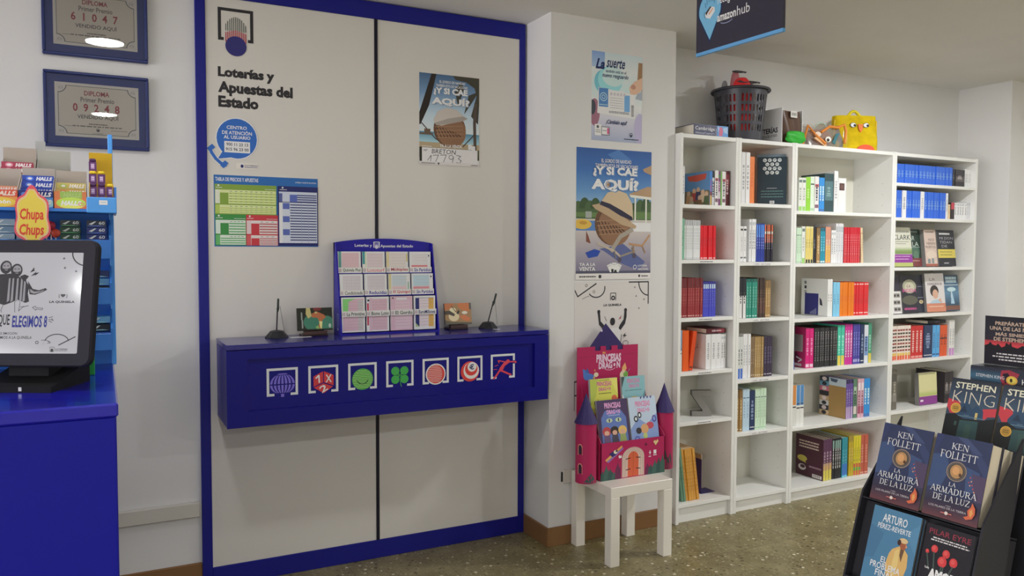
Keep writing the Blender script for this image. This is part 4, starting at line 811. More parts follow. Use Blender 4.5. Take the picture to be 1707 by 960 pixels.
# flat gum packs on the tiers
def gum(x, y, z, c1, c2, label, gname, txt, w=.048, h=.0175):
    a = Art(w, h, 100, 36, 2e-4); a.rect(0, 0, 100, 36, c1); a.poly([(10, 22), (40, 6), (50, 6), (26, 26)], '#b8c8c0'); a.poly([(4, 30), (60, 28), (96, 34), (4, 34)], c2)
    if txt: a.text(txt, 62, 6, 92, 24, '#b8c8c4', .02)
    mb = MB().box(0, 0, 0, w, .07, h, c1, bev=.003); mb.art(a)
    return tag(mb.build('gum_pack', M_GLOSS), label, 'gum pack', gname, T(x, y, z))
od = ('lowest', 'second', 'third', 'fourth', 'topmost')
for k in range(5):
    gum(-2.631, -.692+.008*k, 1.3665+.0195*k, '#1f4a30' if k < 4 else '#23343c', '#4c9c64', od[k]+' green gum pack in the stack behind the monitor', 'green gum packs', '60')
    gum(-2.568, -.692+.008*k, 1.3665+.0195*k, '#1c2c6c' if k < 4 else '#20283c', '#4c6cd0', od[k]+' dark blue gum pack in the stack behind the monitor', 'blue gum packs', '60')
for c in range(2):
    for k in range(5): gum(-2.783+c*.052, -.692+.008*k, 1.3665+.0195*k, '#5c7c94' if k % 2 else '#7c94a4', '#a8b8c4', od[k]+' pale blue gum pack in the %s stack by the lollipop sign' % ('left', 'right')[c], 'pale gum packs', '')
for t, zz in ((0, 1.1165), (1, 1.2425)):
    for k in range(4): gum(-2.563, -.692+.008*k, zz+.021*k, ('#1c2c5c', '#24509c', '#16202c', '#4c8cb8')[(k+t) % 4], '#7cb4dc', od[k]+' blue gum pack on the %s tier of the rack' % ('lowest', 'middle')[t], 'lower gum packs', '')
# lollipop box with its sign
lb = thing('lollipop_display', 'lollipop box with a yellow flower-shaped sign standing before the sweets cartons', 'sweets display', T(-2.6905, -.712, 1.3675))
pts = []
for i in range(48):
    t = 2*PI*i/48; r_ = 1+.09*math.cos(6*t-.0)+.02*math.cos(2*t); pts.append((.0405*r_*math.sin(t)*(1.0-.1*math.cos(t)), .098+.075*r_*math.cos(t)))
sg = MB().prism(pts, .0, .002, 'y', '#b84a58')
a = Art(.081, .17, 81, 170, 3e-4)
a.poly([(40.5+(x-0)*1000*.9, 170-(98+(z-.098)*1000*.92)) for x, z in pts], '#d8a070'); a.poly([(40.5+x*1000*.8, 170-(98+(z-.098)*1000*.84)) for x, z in pts], '#d8a81c')
a.text('Chupa', 13, 50, 66, 87, '#b8301c', .03, .15); a.text('Chups', 11, 90, 66, 127, '#b8301c', .03, .15)
sg.art(a, T(-.0405, 0, 0)); sg.build('sign', M_CARD, lb, T(0, -.0175, 0))
MB().box(.012, .016, 0, .056, .07, .03, '#7c2430', bev=.002).build('box', M_CARD, lb)
rr = random.Random(3)
for k in range(7):
    c = ('#a02430', '#7c3c20', '#902838', '#b04434')[k % 4]; x, y, z = .018+.0105*(k % 4), .03+.02*(k//4), .05+.01*(k % 3)
    MB().tube([(x, y, .005), (x, y, z)], .0015, 6, '#c8c4c0').lathe([(0, -.013), (.009, -.008), (.012, 0), (.009, .008), (0, .012)], 12, c, T(x, y, z+.008), close=False).build('lollipop', M_GLOSS, lb)
# ============================================================ little table
TZ = .353
tb = thing('side_table', 'small white square side table standing against the pillar', 'table', T(-.4175, -.14, 0))
MB().box(-.1675, -.165, TZ-.045, .1675, .165, TZ, '#bdb9b0', bev=.002).build('tabletop', M_SATIN, tb)
for sx in (-1, 1):
    for sy in (-1, 1):
        x0 = -.1675 if sx < 0 else .1195; y0 = -.165 if sy < 0 else .117
        MB().box(x0, y0, 0, x0+.048, y0+.048, TZ-.0452, '#bdb9b0', bev=.002).build('leg', M_SATIN, tb)

# ============================================================ castle-shaped book display
MAG = '#93204a'; PUR = '#2e2552'; OX, OY = -.41, -.1
cs = thing('castle_display', 'magenta cardboard castle book display with purple roofs on the white side table', 'display', T(OX, OY, TZ))
def L_(x, y=0, z=0): return (x-OX, y-OY, z-TZ)
# back wall with battlements
x0, x1 = -.588-OX, -.245-OX; zt = .936-TZ; bw = x1-x0
prof = [(x0, 0), (x1, 0), (x1, zt)]
for f in (.72, .66): prof.append((x0+bw*f, zt))
prof = [(x0, 0), (x1, 0), (x1, zt)]
for (f0, f1) in ((.745, .655), (.555, .46), (.375, .285)):
    prof += [(x0+bw*f0, zt), (x0+bw*f0, zt-.02), (x0+bw*f1, zt-.02), (x0+bw*f1, zt)]
prof += [(x0, zt)]
a = Art(bw, zt, 343, 583, 3e-4)
a.line([(0, 47), (343, 44)], 1.4, '#7c1838')
a.text('PRINCESAS', 105, 37, 245, 76, '#d4a4b8', .05); a.text('DRAGÓN', 118, 66, 240, 108, '#d4a4b8', .05); a.ring(180, 100, 34, 16, 3, '#c08ca4', .3, 2.6); a.poly([(138, 34), (142, 22), (148, 30), (154, 24), (156, 36)], '#c4803c')
a.poly([(30, 100), (46, 108), (58, 122), (82, 128), (98, 140), (76, 158), (44, 154), (34, 142)], '#3c64a8'); a.poly([(44, 118), (56, 98), (66, 122)], '#2c5490'); a.ell(104, 132, 13, 11, '#c8b490'); a.poly([(92, 114), (96, 104), (102, 116)], '#b87c34'); a.poly([(98, 140), (86, 142), (94, 154)], '#b8a03c')
a.ell(262, 142, 24, 20, '#c8bc98'); a.poly([(250, 108), (268, 84), (278, 112), (268, 128), (252, 128)], '#c88c4c'); a.ell(272, 140, 14, 14, '#5c9434'); a.ell(258, 126, 9, 9, '#c8a484'); a.line([(284, 130), (296, 116)], 3, '#7c6c94')
MB().prism(prof, .075, .079, 'y', MAG).art(a, T(x0, .075, 0)).build('back_panel', M_CARD, cs)
rf = MB().prism([(-.515-OX, .91-TZ), (-.330-OX, .91-TZ), (-.330-OX, .936-TZ), (-.428-OX, 1.042-TZ), (-.515-OX, .936-TZ)], .080, .083, 'y', PUR)
a = Art(.02, .02, 20, 20, 4e-4).poly([(4, 10), (10, 4), (16, 8), (14, 16), (7, 16)], '#b8b0c0'); rf.art(a, T(-.462-OX, .080, 1.0-TZ)); rf.build('roof', M_CARD, cs)
# front box
fx0, fx1 = -.570-OX, -.214-OX; fh = .170; fw = fx1-fx0
a = Art(fw, fh, 356, 170, 3e-4)
for bx, bh, c in ((10, 60, '#2c4844'), (30, 90, '#34544c'), (52, 70, '#2c4844'), (74, 44, '#34544c'), (92, 100, '#5c2444'), (258, 70, '#5c2444'), (276, 60, '#2c4844'), (300, 84, '#34544c'), (322, 96, '#2c4844'), (344, 110, '#34544c')):
    a.poly([(bx-16, 170), (bx-13, 170-bh*.45), (bx-5, 170-bh*.62), (bx, 170-bh*.8), (bx+6, 170-bh*.55), (bx+14, 170-bh*.5), (bx+17, 170)], c)
a.poly([(114, 166), (114, 80)]+[(176+62*math.cos(PI-i*PI/16), 80-48*math.sin(i*PI/16)) for i in range(17)]+[(238, 166)], '#b8a094')
for q in (0, 1, 2): a.ring(176, 80, 60-q*9, 46-q*7, 2, '#8c7468', PI, 2*PI)
for q in range(3): a.rects([(116+q*9, 82, 118+q*9, 164), (234-q*9, 82, 236-q*9, 164)], '#8c7468')
a.poly([(146, 166), (146, 84)]+[(176+30*math.cos(PI-i*PI/12), 84-32*math.sin(i*PI/12)) for i in range(13)]+[(206, 166)], '#b84c24'); a.line([(176, 54), (176, 166)], 1.5, '#843418')
for yy in (84, 134): a.line([(136, yy), (160, yy-3)], 4, '#2c2028'); a.line([(192, yy-3), (216, yy)], 4, '#2c2028')
for p, c in (([(22, 76), (66, 46), (112, 18), (116, 26), (70, 60), (32, 86)], '#c08c3c'), ([(30, 84), (72, 58), (118, 26), (122, 34), (76, 66), (40, 90)], '#7c5c9c'), ([(44, 50), (72, 38), (84, 56), (60, 66)], '#2c2860')): a.poly(p, c)
a.ell(78, 44, 10, 9, '#c8bc9c'); a.ell(84, 40, 6, 5, '#3c3c50'); a.poly([(94, 66), (100, 60), (104, 66), (110, 60), (112, 74), (98, 76)], '#c8c0c8')
a.poly([(288, 20), (296, 12), (304, 18), (312, 10), (318, 20), (302, 38)], '#c8a46c'); a.poly([(240, 24), (250, 20), (254, 32), (244, 34)], '#5c1c3c'); a.rects([(264, 66, 276, 70), (268, 58, 272, 78), (262, 84, 276, 88), (290, 58, 306, 76), (288, 80, 308, 84)], '#c8c0c8')
mb = MB().box(fx0, -.10, 0, fx1, -.097, fh, MAG).art(a, T(fx0, -.10, 0))
mb.box(fx0, -.097, 0, fx1, .075, .003, '#7c1838')
mb.prism([(-.10, 0), (.075, 0), (.075, fh+.24), (.02, fh+.10), (-.085, fh+.02), (-.10, fh)], fx0, fx0+.003, 'x', MAG); mb.prism([(-.10, 0), (.075, 0), (.075, fh+.24), (.02, fh+.10), (-.085, fh+.02), (-.10, fh)], fx1-.003, fx1, 'x', MAG)
mb.build('front_box', M_CARD, cs)
mb = MB().box(fx0+.003, -.022, .003, fx1-.003, -.019, .27, '#8c1c44').box(fx0+.003, -.019, .267, fx1-.003, .075, .270, '#8c1c44'); mb.build('inner_step', M_CARD, cs)
def tower(x, y, r, h, hr, lab):
    MB().lathe([(r, 0), (r, h)], 20, MAG, T(x-OX, y-OY, 0)).build('tower', M_CARD, cs)
    t = cs.children[-1]
    MB().lathe([(r+.006, h-.002), (r*.5, h+hr*.5), (0, h+hr)], 20, PUR, T(x-OX, y-OY, 0), smooth=False).build('tower_roof', M_CARD, t)
    return t
t1 = tower(-.627, -.165, .047, .268, .132, 'left'); t2 = tower(-.166, -.13, .044, .272, .135, 'right')
# windows and bushes printed on the left tower, wrapped on the cylinder
def wrap(art, r, cx, cy, mid):
    out = MB()
    for pts, F, c in art.items:
        q = []
        for p in pts:
            an = mid+(p[0]-art.w/2)/r; rr_ = r-p[1]; q.append((cx+rr_*math.cos(an), cy+rr_*math.sin(an), p[2]))
        out.add(q, F, (0, 0, 0)); out.c[-len(F):] = [c]*len(F)
    return out
a = Art(.08, .268, 80, 268, 4e-4)
for zz in (92, 178):
    a = Art(.08, .268, 80, 268, 4e-4)
    a.poly([(14, zz+48), (14, zz+12)]+[(26-12*math.cos(i*PI/8), zz+12-14*math.sin(i*PI/8)) for i in range(9)]+[(38, zz+48)], '#c07c6c'); a.poly([(18, zz+44), (18, zz+13)]+[(26-8*math.cos(i*PI/8), zz+13-10*math.sin(i*PI/8)) for i in range(9)]+[(34, zz+44)], '#2c2430')
    wrap(a, .047, -.627-OX, -.165-OY, -PI/2-.85).build('printed_window', M_CARD, t1)
a = Art(.08, .268, 80, 268, 4e-4)
for bx, bh in ((44, 36), (54, 48), (64, 34), (34, 20)): a.poly([(bx-12, 266), (bx-9, 266-bh*.6), (bx, 266-bh), (bx+9, 266-bh*.6), (bx+12, 266)], '#2c4c48')
wrap(a, .047, -.627-OX, -.165-OY, -PI/2-.35).build('printed_bushes', M_CARD, t1)
a = Art(.08, .272, 80, 272, 4e-4)
for bx, bh in ((20, 70), (34, 96), (48, 60), (60, 80)): a.poly([(bx-12, 270), (bx-9, 270-bh*.6), (bx, 270-bh), (bx+9, 270-bh*.6), (bx+12, 270)], '#3c3c40')
wrap(a, .044, -.166-OX, -.13-OY, -PI/2-.35).build('printed_bushes', M_CARD, t2)
# the four books standing in it
def kidbook(x, y, z, w, h, lean, draw, label):
    a = Art(w, h, 100, 130, 3e-4); draw(a)
    r = thing('picture_book', label, 'book', T(x, y, z) @ RX(-lean), 'picture books in the castle display')
    MB().box(0, 0, 0, w, .0015, h, '#8c8c8c').box(0, .0125, 0, w, .014, h, '#8c8c8c').box(0, .0015, 0, .0015, .0125, h, '#8c8c8c').art(a).build('cover', M_GLOSS, r)
    MB().box(.0015, .0016, .001, w-.002, .0124, h-.001, '#bdb6a8').build('pages', M_PAPER, r)
PK = '#b0507c'
def ttl(a, c, y=12): a.text('PRINCESAS', 24, y, 78, y+16, c, .04); a.text('DRAGÓN', 30, y+17, 74, y+33, c, .04)
def d_yel(a): a.rect(0, 0, 100, 130, '#b0b02c'); a.poly([(0, 0), (30, 0), (20, 60), (0, 90)], '#98a42c'); a.poly([(70, 0), (100, 0), (100, 60)], '#c0b84c'); ttl(a, PK, 10); a.small(32, 5, 70, 2, '#5c5c2c', 3); a.small(30, 50, 76, 3, '#5c5c2c', 4); a.poly([(20, 100), (40, 88), (60, 92), (80, 74), (100, 70), (100, 130), (10, 130)], '#b8502c'); a.ell(86, 70, 10, 10, '#b8502c'); a.ell(34, 88, 12, 7, '#b83c28'); a.rects([(12, 78, 16, 90), (26, 72, 28, 82)], '#4c5424')
def d_aqua(a): a.rect(0, 0, 100, 130, '#6c9ca4'); a.poly([(0, 0), (14, 0), (0, 40)], '#2c4444'); ttl(a, '#b06c94', 8); a.small(14, 48, 86, 3, '#4c747c', 4); a.ell(52, 84, 20, 12, '#b89c3c'); a.ell(74, 86, 14, 8, '#a0304c'); a.poly([(0, 60), (16, 90), (0, 130)], '#b8c4c4'); a.poly([(100, 50), (84, 84), (100, 100)], '#4c7c84')
def heads(a, y):
    for x, c in ((24, '#a03038'), (50, '#2c2426'), (76, '#c09c44')): a.ell(x, y, 14, 13, c); a.ell(x, y+5, 8, 7, '#b88c74'); a.poly([(x-9, y+11), (x+9, y+11), (x+12, y+34), (x-12, y+34)], ('#5c4468', '#3c3848', '#7c8c4c')[(24, 50, 76).index(x)])
def d_cat(a): a.rect(0, 0, 100, 130, '#3c2c50'); a.poly([(8, 130), (10, 50), (24, 30), (76, 30), (92, 52), (94, 130)], '#4c64a0'); ttl(a, '#c084b0', 8); a.small(34, 43, 72, 2.5, '#8c9cc4', 3); a.ell(36, 58, 10, 6, '#9cac8c'); a.ell(66, 58, 10, 6, '#9cac8c'); a.ell(36, 58, 2, 5, '#242430'); a.ell(66, 58, 2, 5, '#242430'); heads(a, 88)
def d_pale(a): a.rect(0, 0, 100, 130, '#9cacc4'); a.poly([(0, 90), (30, 60), (60, 80), (100, 50), (100, 130), (0, 130)], '#6c84b4'); ttl(a, '#b86c94', 12); [a.poly([(44+i*12, 0), (52+i*12, 0), (46+i*12, 8)], '#343c7c') for i in range(4)]; a.ell(22, 62, 8, 9, '#24242c'); a.ell(36, 52, 7, 9, '#24242c'); a.ell(22, 62, 4, 5, '#b4bccc'); a.ell(36, 52, 3.5, 5, '#b4bccc'); a.ell(70, 84, 14, 10, '#a83848'); a.ell(50, 92, 14, 14, '#b88854'); a.ell(28, 96, 10, 9, '#2c2830'); a.ell(50, 112, 8, 8, '#9cac5c'); a.ring(20, 118, 10, 8, 5, '#4c5ca4'); a.ring(88, 66, 8, 10, 4, '#44408c')
kidbook(-.566, -.115, TZ+.2745, .15, .17, .10, d_yel, 'yellow picture book on the upper step of the castle display')
kidbook(-.392, -.115, TZ+.2745, .132, .17, .10, d_aqua, 'pale turquoise picture book on the upper step of the castle display')
kidbook(-.560, -.185, TZ+.149, .165, .208, .20, d_cat, 'violet picture book with cat eyes, lower left in castle display')
kidbook(-.388, -.185, TZ+.149, .155, .208, .20, d_pale, 'pale blue picture book, lower right in castle display')
MB().box(fx0+.004, -.095, .003, fx1-.004, -.024, .143, '#7c1838').build('book_shelf', M_CARD, cs)
# ============================================================ bookcases
BH = 1.969; WC = '#c0c0bb'
CX = [0.018, .400, .7995, 1.6048, 2.3875]
CASES = ['leftmost bookcase', 'second bookcase', 'wide third bookcase', 'rightmost bookcase']
SH = [[1.618, 1.341, 1.0473, .7734, .5183, .10], [1.6355, 1.3275, 1.03, .709, .426, .085], [1.6058, 1.3195, 1.0155, .7329, .415, .0753], [1.7916, 1.5878, 1.2914, 1.0078, .7336, .432, .085]]
TAGS = {0: {1: '', 2: '', 3: '', 4: ''}, 1: {1: '1 ESO - LECTURAS', 2: '2 ESO - LECTURAS', 3: '3 ESO - LECTURAS', 4: '4 ESO - LECTURAS'}}
DP = WY-.002; TK = .019
for i in range(4):
    x0, x1 = CX[i], CX[i+1]; w = x1-x0-.001
    bc = thing('bookcase', ('tall narrow white bookcase next to the pillar, with comics on its top shelf', 'tall narrow white bookcase with dark circle-patterned book on its top shelf', 'tall wide white bookcase with magenta and black books', 'white bookcase at right holding rows of royal blue books')[i], 'bookcase', T(x0, 0, 0), 'white bookcases along the back wall')
    for sx in (0, 1):
        m_ = MB().box(sx*(w-TK), 0, 0, sx*(w-TK)+TK, DP, BH, WC, bev=.001)
        if sx == 1:                                    # shelf-pin holes on the face one can see
            a = Art(DP, BH, DP*1000, BH*1000, 3e-4)
            a.rects([(xx, zz, xx+4, zz+4) for xx in (45, 215) for zz in range(180, 1800, 64)], '#8c8a84')
            m_.art(a, T(w-TK, DP, 0) @ RZ(-PI/2))
        m_.build('side_panel', M_SATIN, bc)
    MB().box(TK, .002, BH-.022, w-TK, DP, BH-.002, WC, bev=.001).build('top_panel', M_SATIN, bc)
    MB().box(TK, DP-.006, .07, w-TK, DP, BH-.022, '#b4b2a8').build('back_panel', M_MATT, bc)
    MB().box(TK, .022, 0, w-TK, .036, SH[i][-1]-.019, WC).build('plinth', M_SATIN, bc)
    for k, z in enumerate(SH[i]):
        s = MB().box(TK, .002, z-.019, w-TK, DP-.006, z, WC, bev=.001).build('shelf', M_SATIN, bc)
        if i in TAGS and k in TAGS[i]:
            t = TAGS[i][k]; tw = .095 if i == 0 else .125; a = Art(tw, .013, 100, 13, 2e-4); a.rect(0, 0, 100, 13, '#c4c4be')
            if t: a.text(t, 6, 3, 94, 10.5, '#3c3c3c', .01)
            else: a.small(6, 4, 94, 5, '#5c5c58', k)
            MB().box(0, -.0006, 0, tw, 0, .013, '#c4c4be').art(a, T(0, -.0006, 0)).build('shelf_tag', M_PAPER, s, T(.13 if i == 0 else .115, .0018, z-.0165))

# ============================================================ books
# look of each spine: colour, bands (from, to, colour; 0 = foot, 1 = head), title colour or None, title span
SP = {
 'w': ('#c3c3c0', [], '#8c8c90', .5), 'w2': ('#c6c6c2', [(.86, .93, '#9aa0a4')], '#77787c', .5), 'wm': ('#bdbab8', [(.1, .2, '#6c4c5c'), (.7, .78, '#a03c40')], '#3c3c48', .5),
 'comic': ('#3c6ca8', [(0, .3, '#b0902c'), (.3, .4, '#2c2c2c')], '#c03c2c', .5), 'bw': ('#2c2a2c', [(0, .25, '#b8b8b8'), (.7, .8, '#b0b0b0')], '#c0c0c0', .5), 'pu': ('#6c3c64', [(.2, .4, '#bcb4b8'), (.8, .9, '#3c6c3c')], '#b8a0b0', .4),
 'gn': ('#6c9c54', [], None, 0), 'dr': ('#4c2026', [(.6, .9, '#7c2c38')], '#b0989c', .5), 'gf': ('#6c9c84', [], '#4c7c64', .4), 'wg': ('#bcbebf', [(.86, 1, '#8c8f92'), (.0, .05, '#a4a6a8')], '#a0a4a8', .6), 'red': ('#b81e28', [(.02, .06, '#c8a0a0')], '#a01820', .3),
 'bk': ('#26262a', [], '#5c5c60', .3), 'mar': ('#7c2c30', [(.75, 1, '#5c2428'), (.03, .05, '#b89890')], '#9c4c48', .5), 'bl2': ('#3d40a0', [(.93, 1, '#2c2c6c'), (.8, .93, '#9cb0cc')], '#5c60b4', .5), 'bwh': ('#bcbcb8', [(.5, 1, '#3c74a8'), (.42, .45, '#2c2c2c'), (.53, .55, '#2c2c2c')], None, 0),
 'or': ('#c44e1c', [], None, 0), 'or2': ('#b4401c', [(.06, .1, '#5c2418')], None, 0), 'gf2': ('#5c7c68', [], '#46644f', .3), 'mus': ('#b8842c', [(.0, 1, '#b8842c')], '#9c6a20', .7), 'or3': ('#d86c3c', [], '#c85c2c', .3), 'navycov': ('#6c7884', [], None, 0),
 'wdot': ('#c0c2be', [(.88, .93, '#2c2c2c'), (.1, .14, '#5c5c5c')], '#a4a8a4', .4), 'bl3': ('#25337c', [(.64, .97, '#3c74c0')], '#7484b8', .4), 'orb': ('#23222c', [(.52, 1, '#b85428'), (.75, .82, '#c4b4a8')], '#7c7c88', .4), 'bkw': ('#22242a', [(.0, .56, '#c0bebc')], '#3c3c3c', .3),
 'teal': ('#2c7868', [(.92, 1, '#1c4c48'), (.04, .06, '#b0c4bc')], '#5c9c8c', .6), 'dbr': ('#3c302c', [(.1, .5, '#5c4038')], '#6c5848', .4), 'tan': ('#8c7048', [(.04, .06, '#c4b49c'), (.8, 1, '#6c5434')], '#b49c74', .5), 'wbl': ('#b4b6b4', [(.0, .24, '#2c5cb0')], '#4c4c4c', .4), 'brc': ('#6c5a44', [(.05, .07, '#b8a88c')], '#947c5c', .4), 'tan2': ('#8c744c', [(.04, .06, '#c4b49c')], '#ac9468', .6), 'dvi': ('#332c3c', [(.05, .07, '#a49c9c')], '#57506c', .5),
 'pbl': ('#9cb0c0', [(.78, .8, '#2c4468')], '#7c94ac', .4), 'nv': ('#23304c', [(.06, .08, '#b4b4b4')], '#6c7c9c', .5), 'pgr': ('#a9bfa8', [(.78, .8, '#3c4c58'), (.03, .05, '#7c9c7c')], '#8ca88c', .5),
 'wgf': ('#bcc0b8', [(0, .14, '#7cac4c'), (.86, .94, '#5c6c64')], '#8c9488', .4), 'lime': ('#78ac34', [], '#9cc464', .3), 'wgm': ('#b4c0b0', [(.76, .8, '#3c4c3c'), (.02, .1, '#8ca88c')], None, 0), 'bl4': ('#2f78b4', [(0, .08, '#3c5c94'), (.5, .75, '#4c94c8')], '#b0c8d8', .5), 'dteal': ('#2c4044', [(.3, .8, '#43646a')], '#6c8c8c', .3), 'wsq': ('#c2c4c2', [], None, 0),
 'yel': ('#c0b88c', [(.1, .95, '#c4a83c'), (.0, .1, '#2c2c24')], '#8c7c34', .3), 'tealb': ('#24788c', [(.02, .06, '#b4c4c4'), (.9, 1, '#1c4c5c')], '#6cacb8', .5), 'pky': ('#b07c68', [(.02, .5, '#c89430')], '#c4a494', .3), 'gry': ('#b4b4b6', [(.78, .92, '#94989c')], '#9498a0', .5), 'crim': ('#a8202c', [(.02, .3, '#b03038')], '#c86c70', .6), 'crm': ('#bca888', [(.82, .86, '#a47c54')], '#a08c6c', .4),
 'bigbox': ('#bdbebc', [], '#8c8c8c', .2), 'sky': ('#6ca4c4', [], '#4c84a8', .3), 'or4': ('#d8681c', [], '#c0541c', .2), 'redd': ('#b4282c', [(.06, .09, '#d0b0a8'), (.93, .96, '#d0b0a8')], '#a42024', .3), 'bkb': ('#26242c', [(.0, .2, '#3c4c9c')], None, 0), 'magcov': ('#b01e64', [(.02, .1, '#c0a0b0')], '#c07c9c', .5),
 'bkg': ('#242426', [], '#6c6a6c', .8), 'turq': ('#3ca088', [(0, .24, '#c4a820')], '#84c4b0', .5), 'mag': ('#a82c7c', [(.3, .8, '#b04c8c')], '#d0b0c4', .7), 'vio': ('#3f3c84', [(.05, .12, '#8c8cb4')], '#7474b4', .6), 'wbl2': ('#b0b4bc', [(.2, .7, '#5c7cac')], '#2c3c5c', .4), 'gyf': ('#3c7c64', [(0, .24, '#b8a424')], '#8cb49c', .4), 'orw': ('#b8b8b4', [(.52, 1, '#b8742c'), (.45, .48, '#2c2c2c')], None, 0),
 'pur': ('#54407c', [(.0, .3, '#9c84a8'), (.9, 1, '#2c2444')], '#8c7cac', .5), 'grp': ('#4c6c58', [(.1, .3, '#b0a8a0'), (.6, .8, '#8ca48c')], '#2c3c34', .4), 'pnk': ('#b08c98', [(.1, .3, '#8c3c54'), (.7, .9, '#c4b4b8')], '#6c3c4c', .4), 'puy': ('#4c3048', [(0, .34, '#b8ac2c'), (.25, .42, '#b08c54')], '#947c88', .4), 'bkw2': ('#232428', [(.75, .95, '#6c8c84')], '#b4b4b0', .5), 'tbl': ('#2c7884', [(0, .35, '#2c64ac'), (0, .05, '#5cacc4')], '#4c94a4', .4), 'och': ('#a08c2c', [(.85, 1, '#84742c')], '#b8a45c', .4), 'yg': ('#b4a830', [(0, .3, '#b0403c'), (.12, .2, '#3c8c44')], '#8c8428', .4), 'brk': ('#9c5040', [(.03, .05, '#c49c8c')], '#b87c68', .5),
 'roy': ('#2a58b4', [(.46, .52, '#4c78c4')], '#5c84c8', .35), 'dk': ('#2c282c', [(.3, .6, '#4c4648')], '#8c8484', .3), 'rbk': ('#2c2426', [(.6, 1, '#a82c3c')], None, 0), 'str': ('#c4b4ac', [(0, .12, '#c0481c'), (.12, .2, '#c89c2c')]+[(.25+k*.1, .3+k*.1, ('#7c2c28', '#3c3430')[k % 2]) for k in range(7)], None, 0), 'redw': ('#a42828', [(.02, .08, '#c47c74')], '#c89c94', .7), 'lbl': ('#4c8cb8', [(.05, .1, '#2c4c7c')], '#3c6c9c', .5), 'ord': ('#b44a28', [(.55, .6, '#2c2424')], '#8c3420', .4), 'wpu': ('#b8b8b6', [(0, .2, '#a46ca4')], '#8c8c90', .5), 'gbr': ('#5c5850', [(.2, .4, '#74706a'), (.7, .9, '#47443f')], '#8c887c', .4), 'cremcov': ('#b4b078', [(0, .28, '#7c2c7c')], '#6c6c4c', .5)}
def book_mb(t, d, h, sp, cover=None, seed=0):
    """a closed book standing upright: spine faces -y, foot at z=0, origin at the middle of the spine's foot"""
    col, bands, tcol, span = SP[sp]; mb = MB(); e = min(.0016, t*.12); x0, x1 = -t/2, t/2
    mb.box(x0, 0, 0, x0+e, d, h, col); mb.box(x1-e, 0, 0, x1, d, h, col)
    r = min(.0025, t*.2)
    mb.prism([(x0, .0015), (x0+r, 0), (x1-r, 0), (x1, .0015), (x1-e, .003), (x0+e, .003)], 0, h, 'z', col)
    mb.box(x0+e, .003, .002, x1-e, d-.003, h-.002, '#bcb6a6')
    a = Art(t-2*r, h, 100, 1000, 1.5e-4)
    for f0, f1, c in bands: a.rect(0, 1000*(1-f1), 100, 1000*(1-f0), c)
    if tcol:
        rg = random.Random(seed*13+len(sp)); y = 500-500*span; rs = []
        while y < 500+500*span-30:
            l = rg.uniform(25, 70)
            if y+l > 500+480*span: break
            w0 = rg.choice((18, 26, 30)); rs.append((50-w0, y, 50+w0*.8, y+l)); y += l+rg.uniform(12, 30)
        if rs: a.rects(rs, tcol)
    mb.art(a, T(x0+r, 0, 0))
    if cover: mb.art(cover, T(x0, d, 0) @ RZ(-PI/2))
    return mb
ORD = ['first', 'second', 'third', 'fourth', 'fifth', 'sixth', 'seventh', 'eighth', 'ninth', 'tenth', 'eleventh', 'twelfth', 'thirteenth', 'fourteenth', 'fifteenth', 'sixteenth']
NUM = [0, 1, 'two', 'three', 'four', 'five', 'six', 'seven', 'eight', 'nine', 'ten', 11, 12, 13, 14, 15, 'sixteen']
SHN = ['top', 'second', 'third', 'fourth', 'fifth', 'bottom']
def shelf_name(c, s): return ('second-lowest' if c == 3 and s == 5 else SHN[s])+' shelf'
def A_(d, h): return Art(d, h, 100, 100*h/d, 2e-4)
COV = {}
def cover(fn): COV[fn.__name__] = fn; return fn
@cover
def comic(d, h):
    a = A_(d, h); H = 100*h/d; a.rect(0, 0, 100, H, '#4c7cac'); a.rect(0, H*.55, 100, H, '#6c6448'); a.poly([(12, H*.1), (88, H*.06), (84, H*.22), (50, H*.28), (18, H*.24)], '#b8402c');
    for i, (x, y, c) in enumerate(((18, .62, '#b88c5c'), (40, .55, '#a83c34'), (56, .52, '#3c3c5c'), (74, .6, '#c4a484'), (88, .66, '#4c5c3c'), (30, .78, '#b4a484'), (62, .76, '#7c5c3c'))): a.ell(x, H*y, 7, 7, '#c09c7c'); a.poly([(x-8, H*y+5), (x+8, H*y+5), (x+11, H*y+26), (x-11, H*y+26)], c)
    return a
@cover
def white_front(d, h):
    a = A_(d, h); H = 100*h/d; a.rect(0, 0, 100, H, '#c0bdb8'); a.rect(0, 0, 100, H*.2, '#c4c2be'); a.line([(30, H*.3), (36, H*.4), (30, H*.46)], 1.5, '#3c3c3c'); a.line([(48, H*.34), (54, H*.48)], 1.5, '#3c3c3c'); a.line([(62, H*.3), (58, H*.42), (66, H*.4)], 1.2, '#3c3c3c'); return a
@cover
def circles(d, h):
    a = A_(d, h); H = 100*h/d; a.rect(0, 0, 100, H, '#20303a')
    for r, (n, o) in enumerate(((4, 0), (3, .5), (4, 0), (3, .5))):
        for k in range(n): x, y = 24+(k+o)*17, 12+r*15; a.ell(x, y, 6.6, 6.6, '#b4bcbc'); a.ring(x, y, 4, 4, 1.3, '#3c4c54', k, k+4.6); a.line([(x-2, y+2), (x+2, y-2)], 1.2, '#3c4c54')
    a.small(32, H*.66, 66, 1.6, '#a4acac', 2)
    for k in range(3): a.small(12, H*(.72+k*.06), 88, 2, '#5c8c84', k+3)
    a.rect(42, H*.93, 58, H*.99, '#b8bcbc'); a.rects([(44+i*2, H*.94, 45+i*2, H*.98) for i in range(6)], '#3c3c3c'); return a
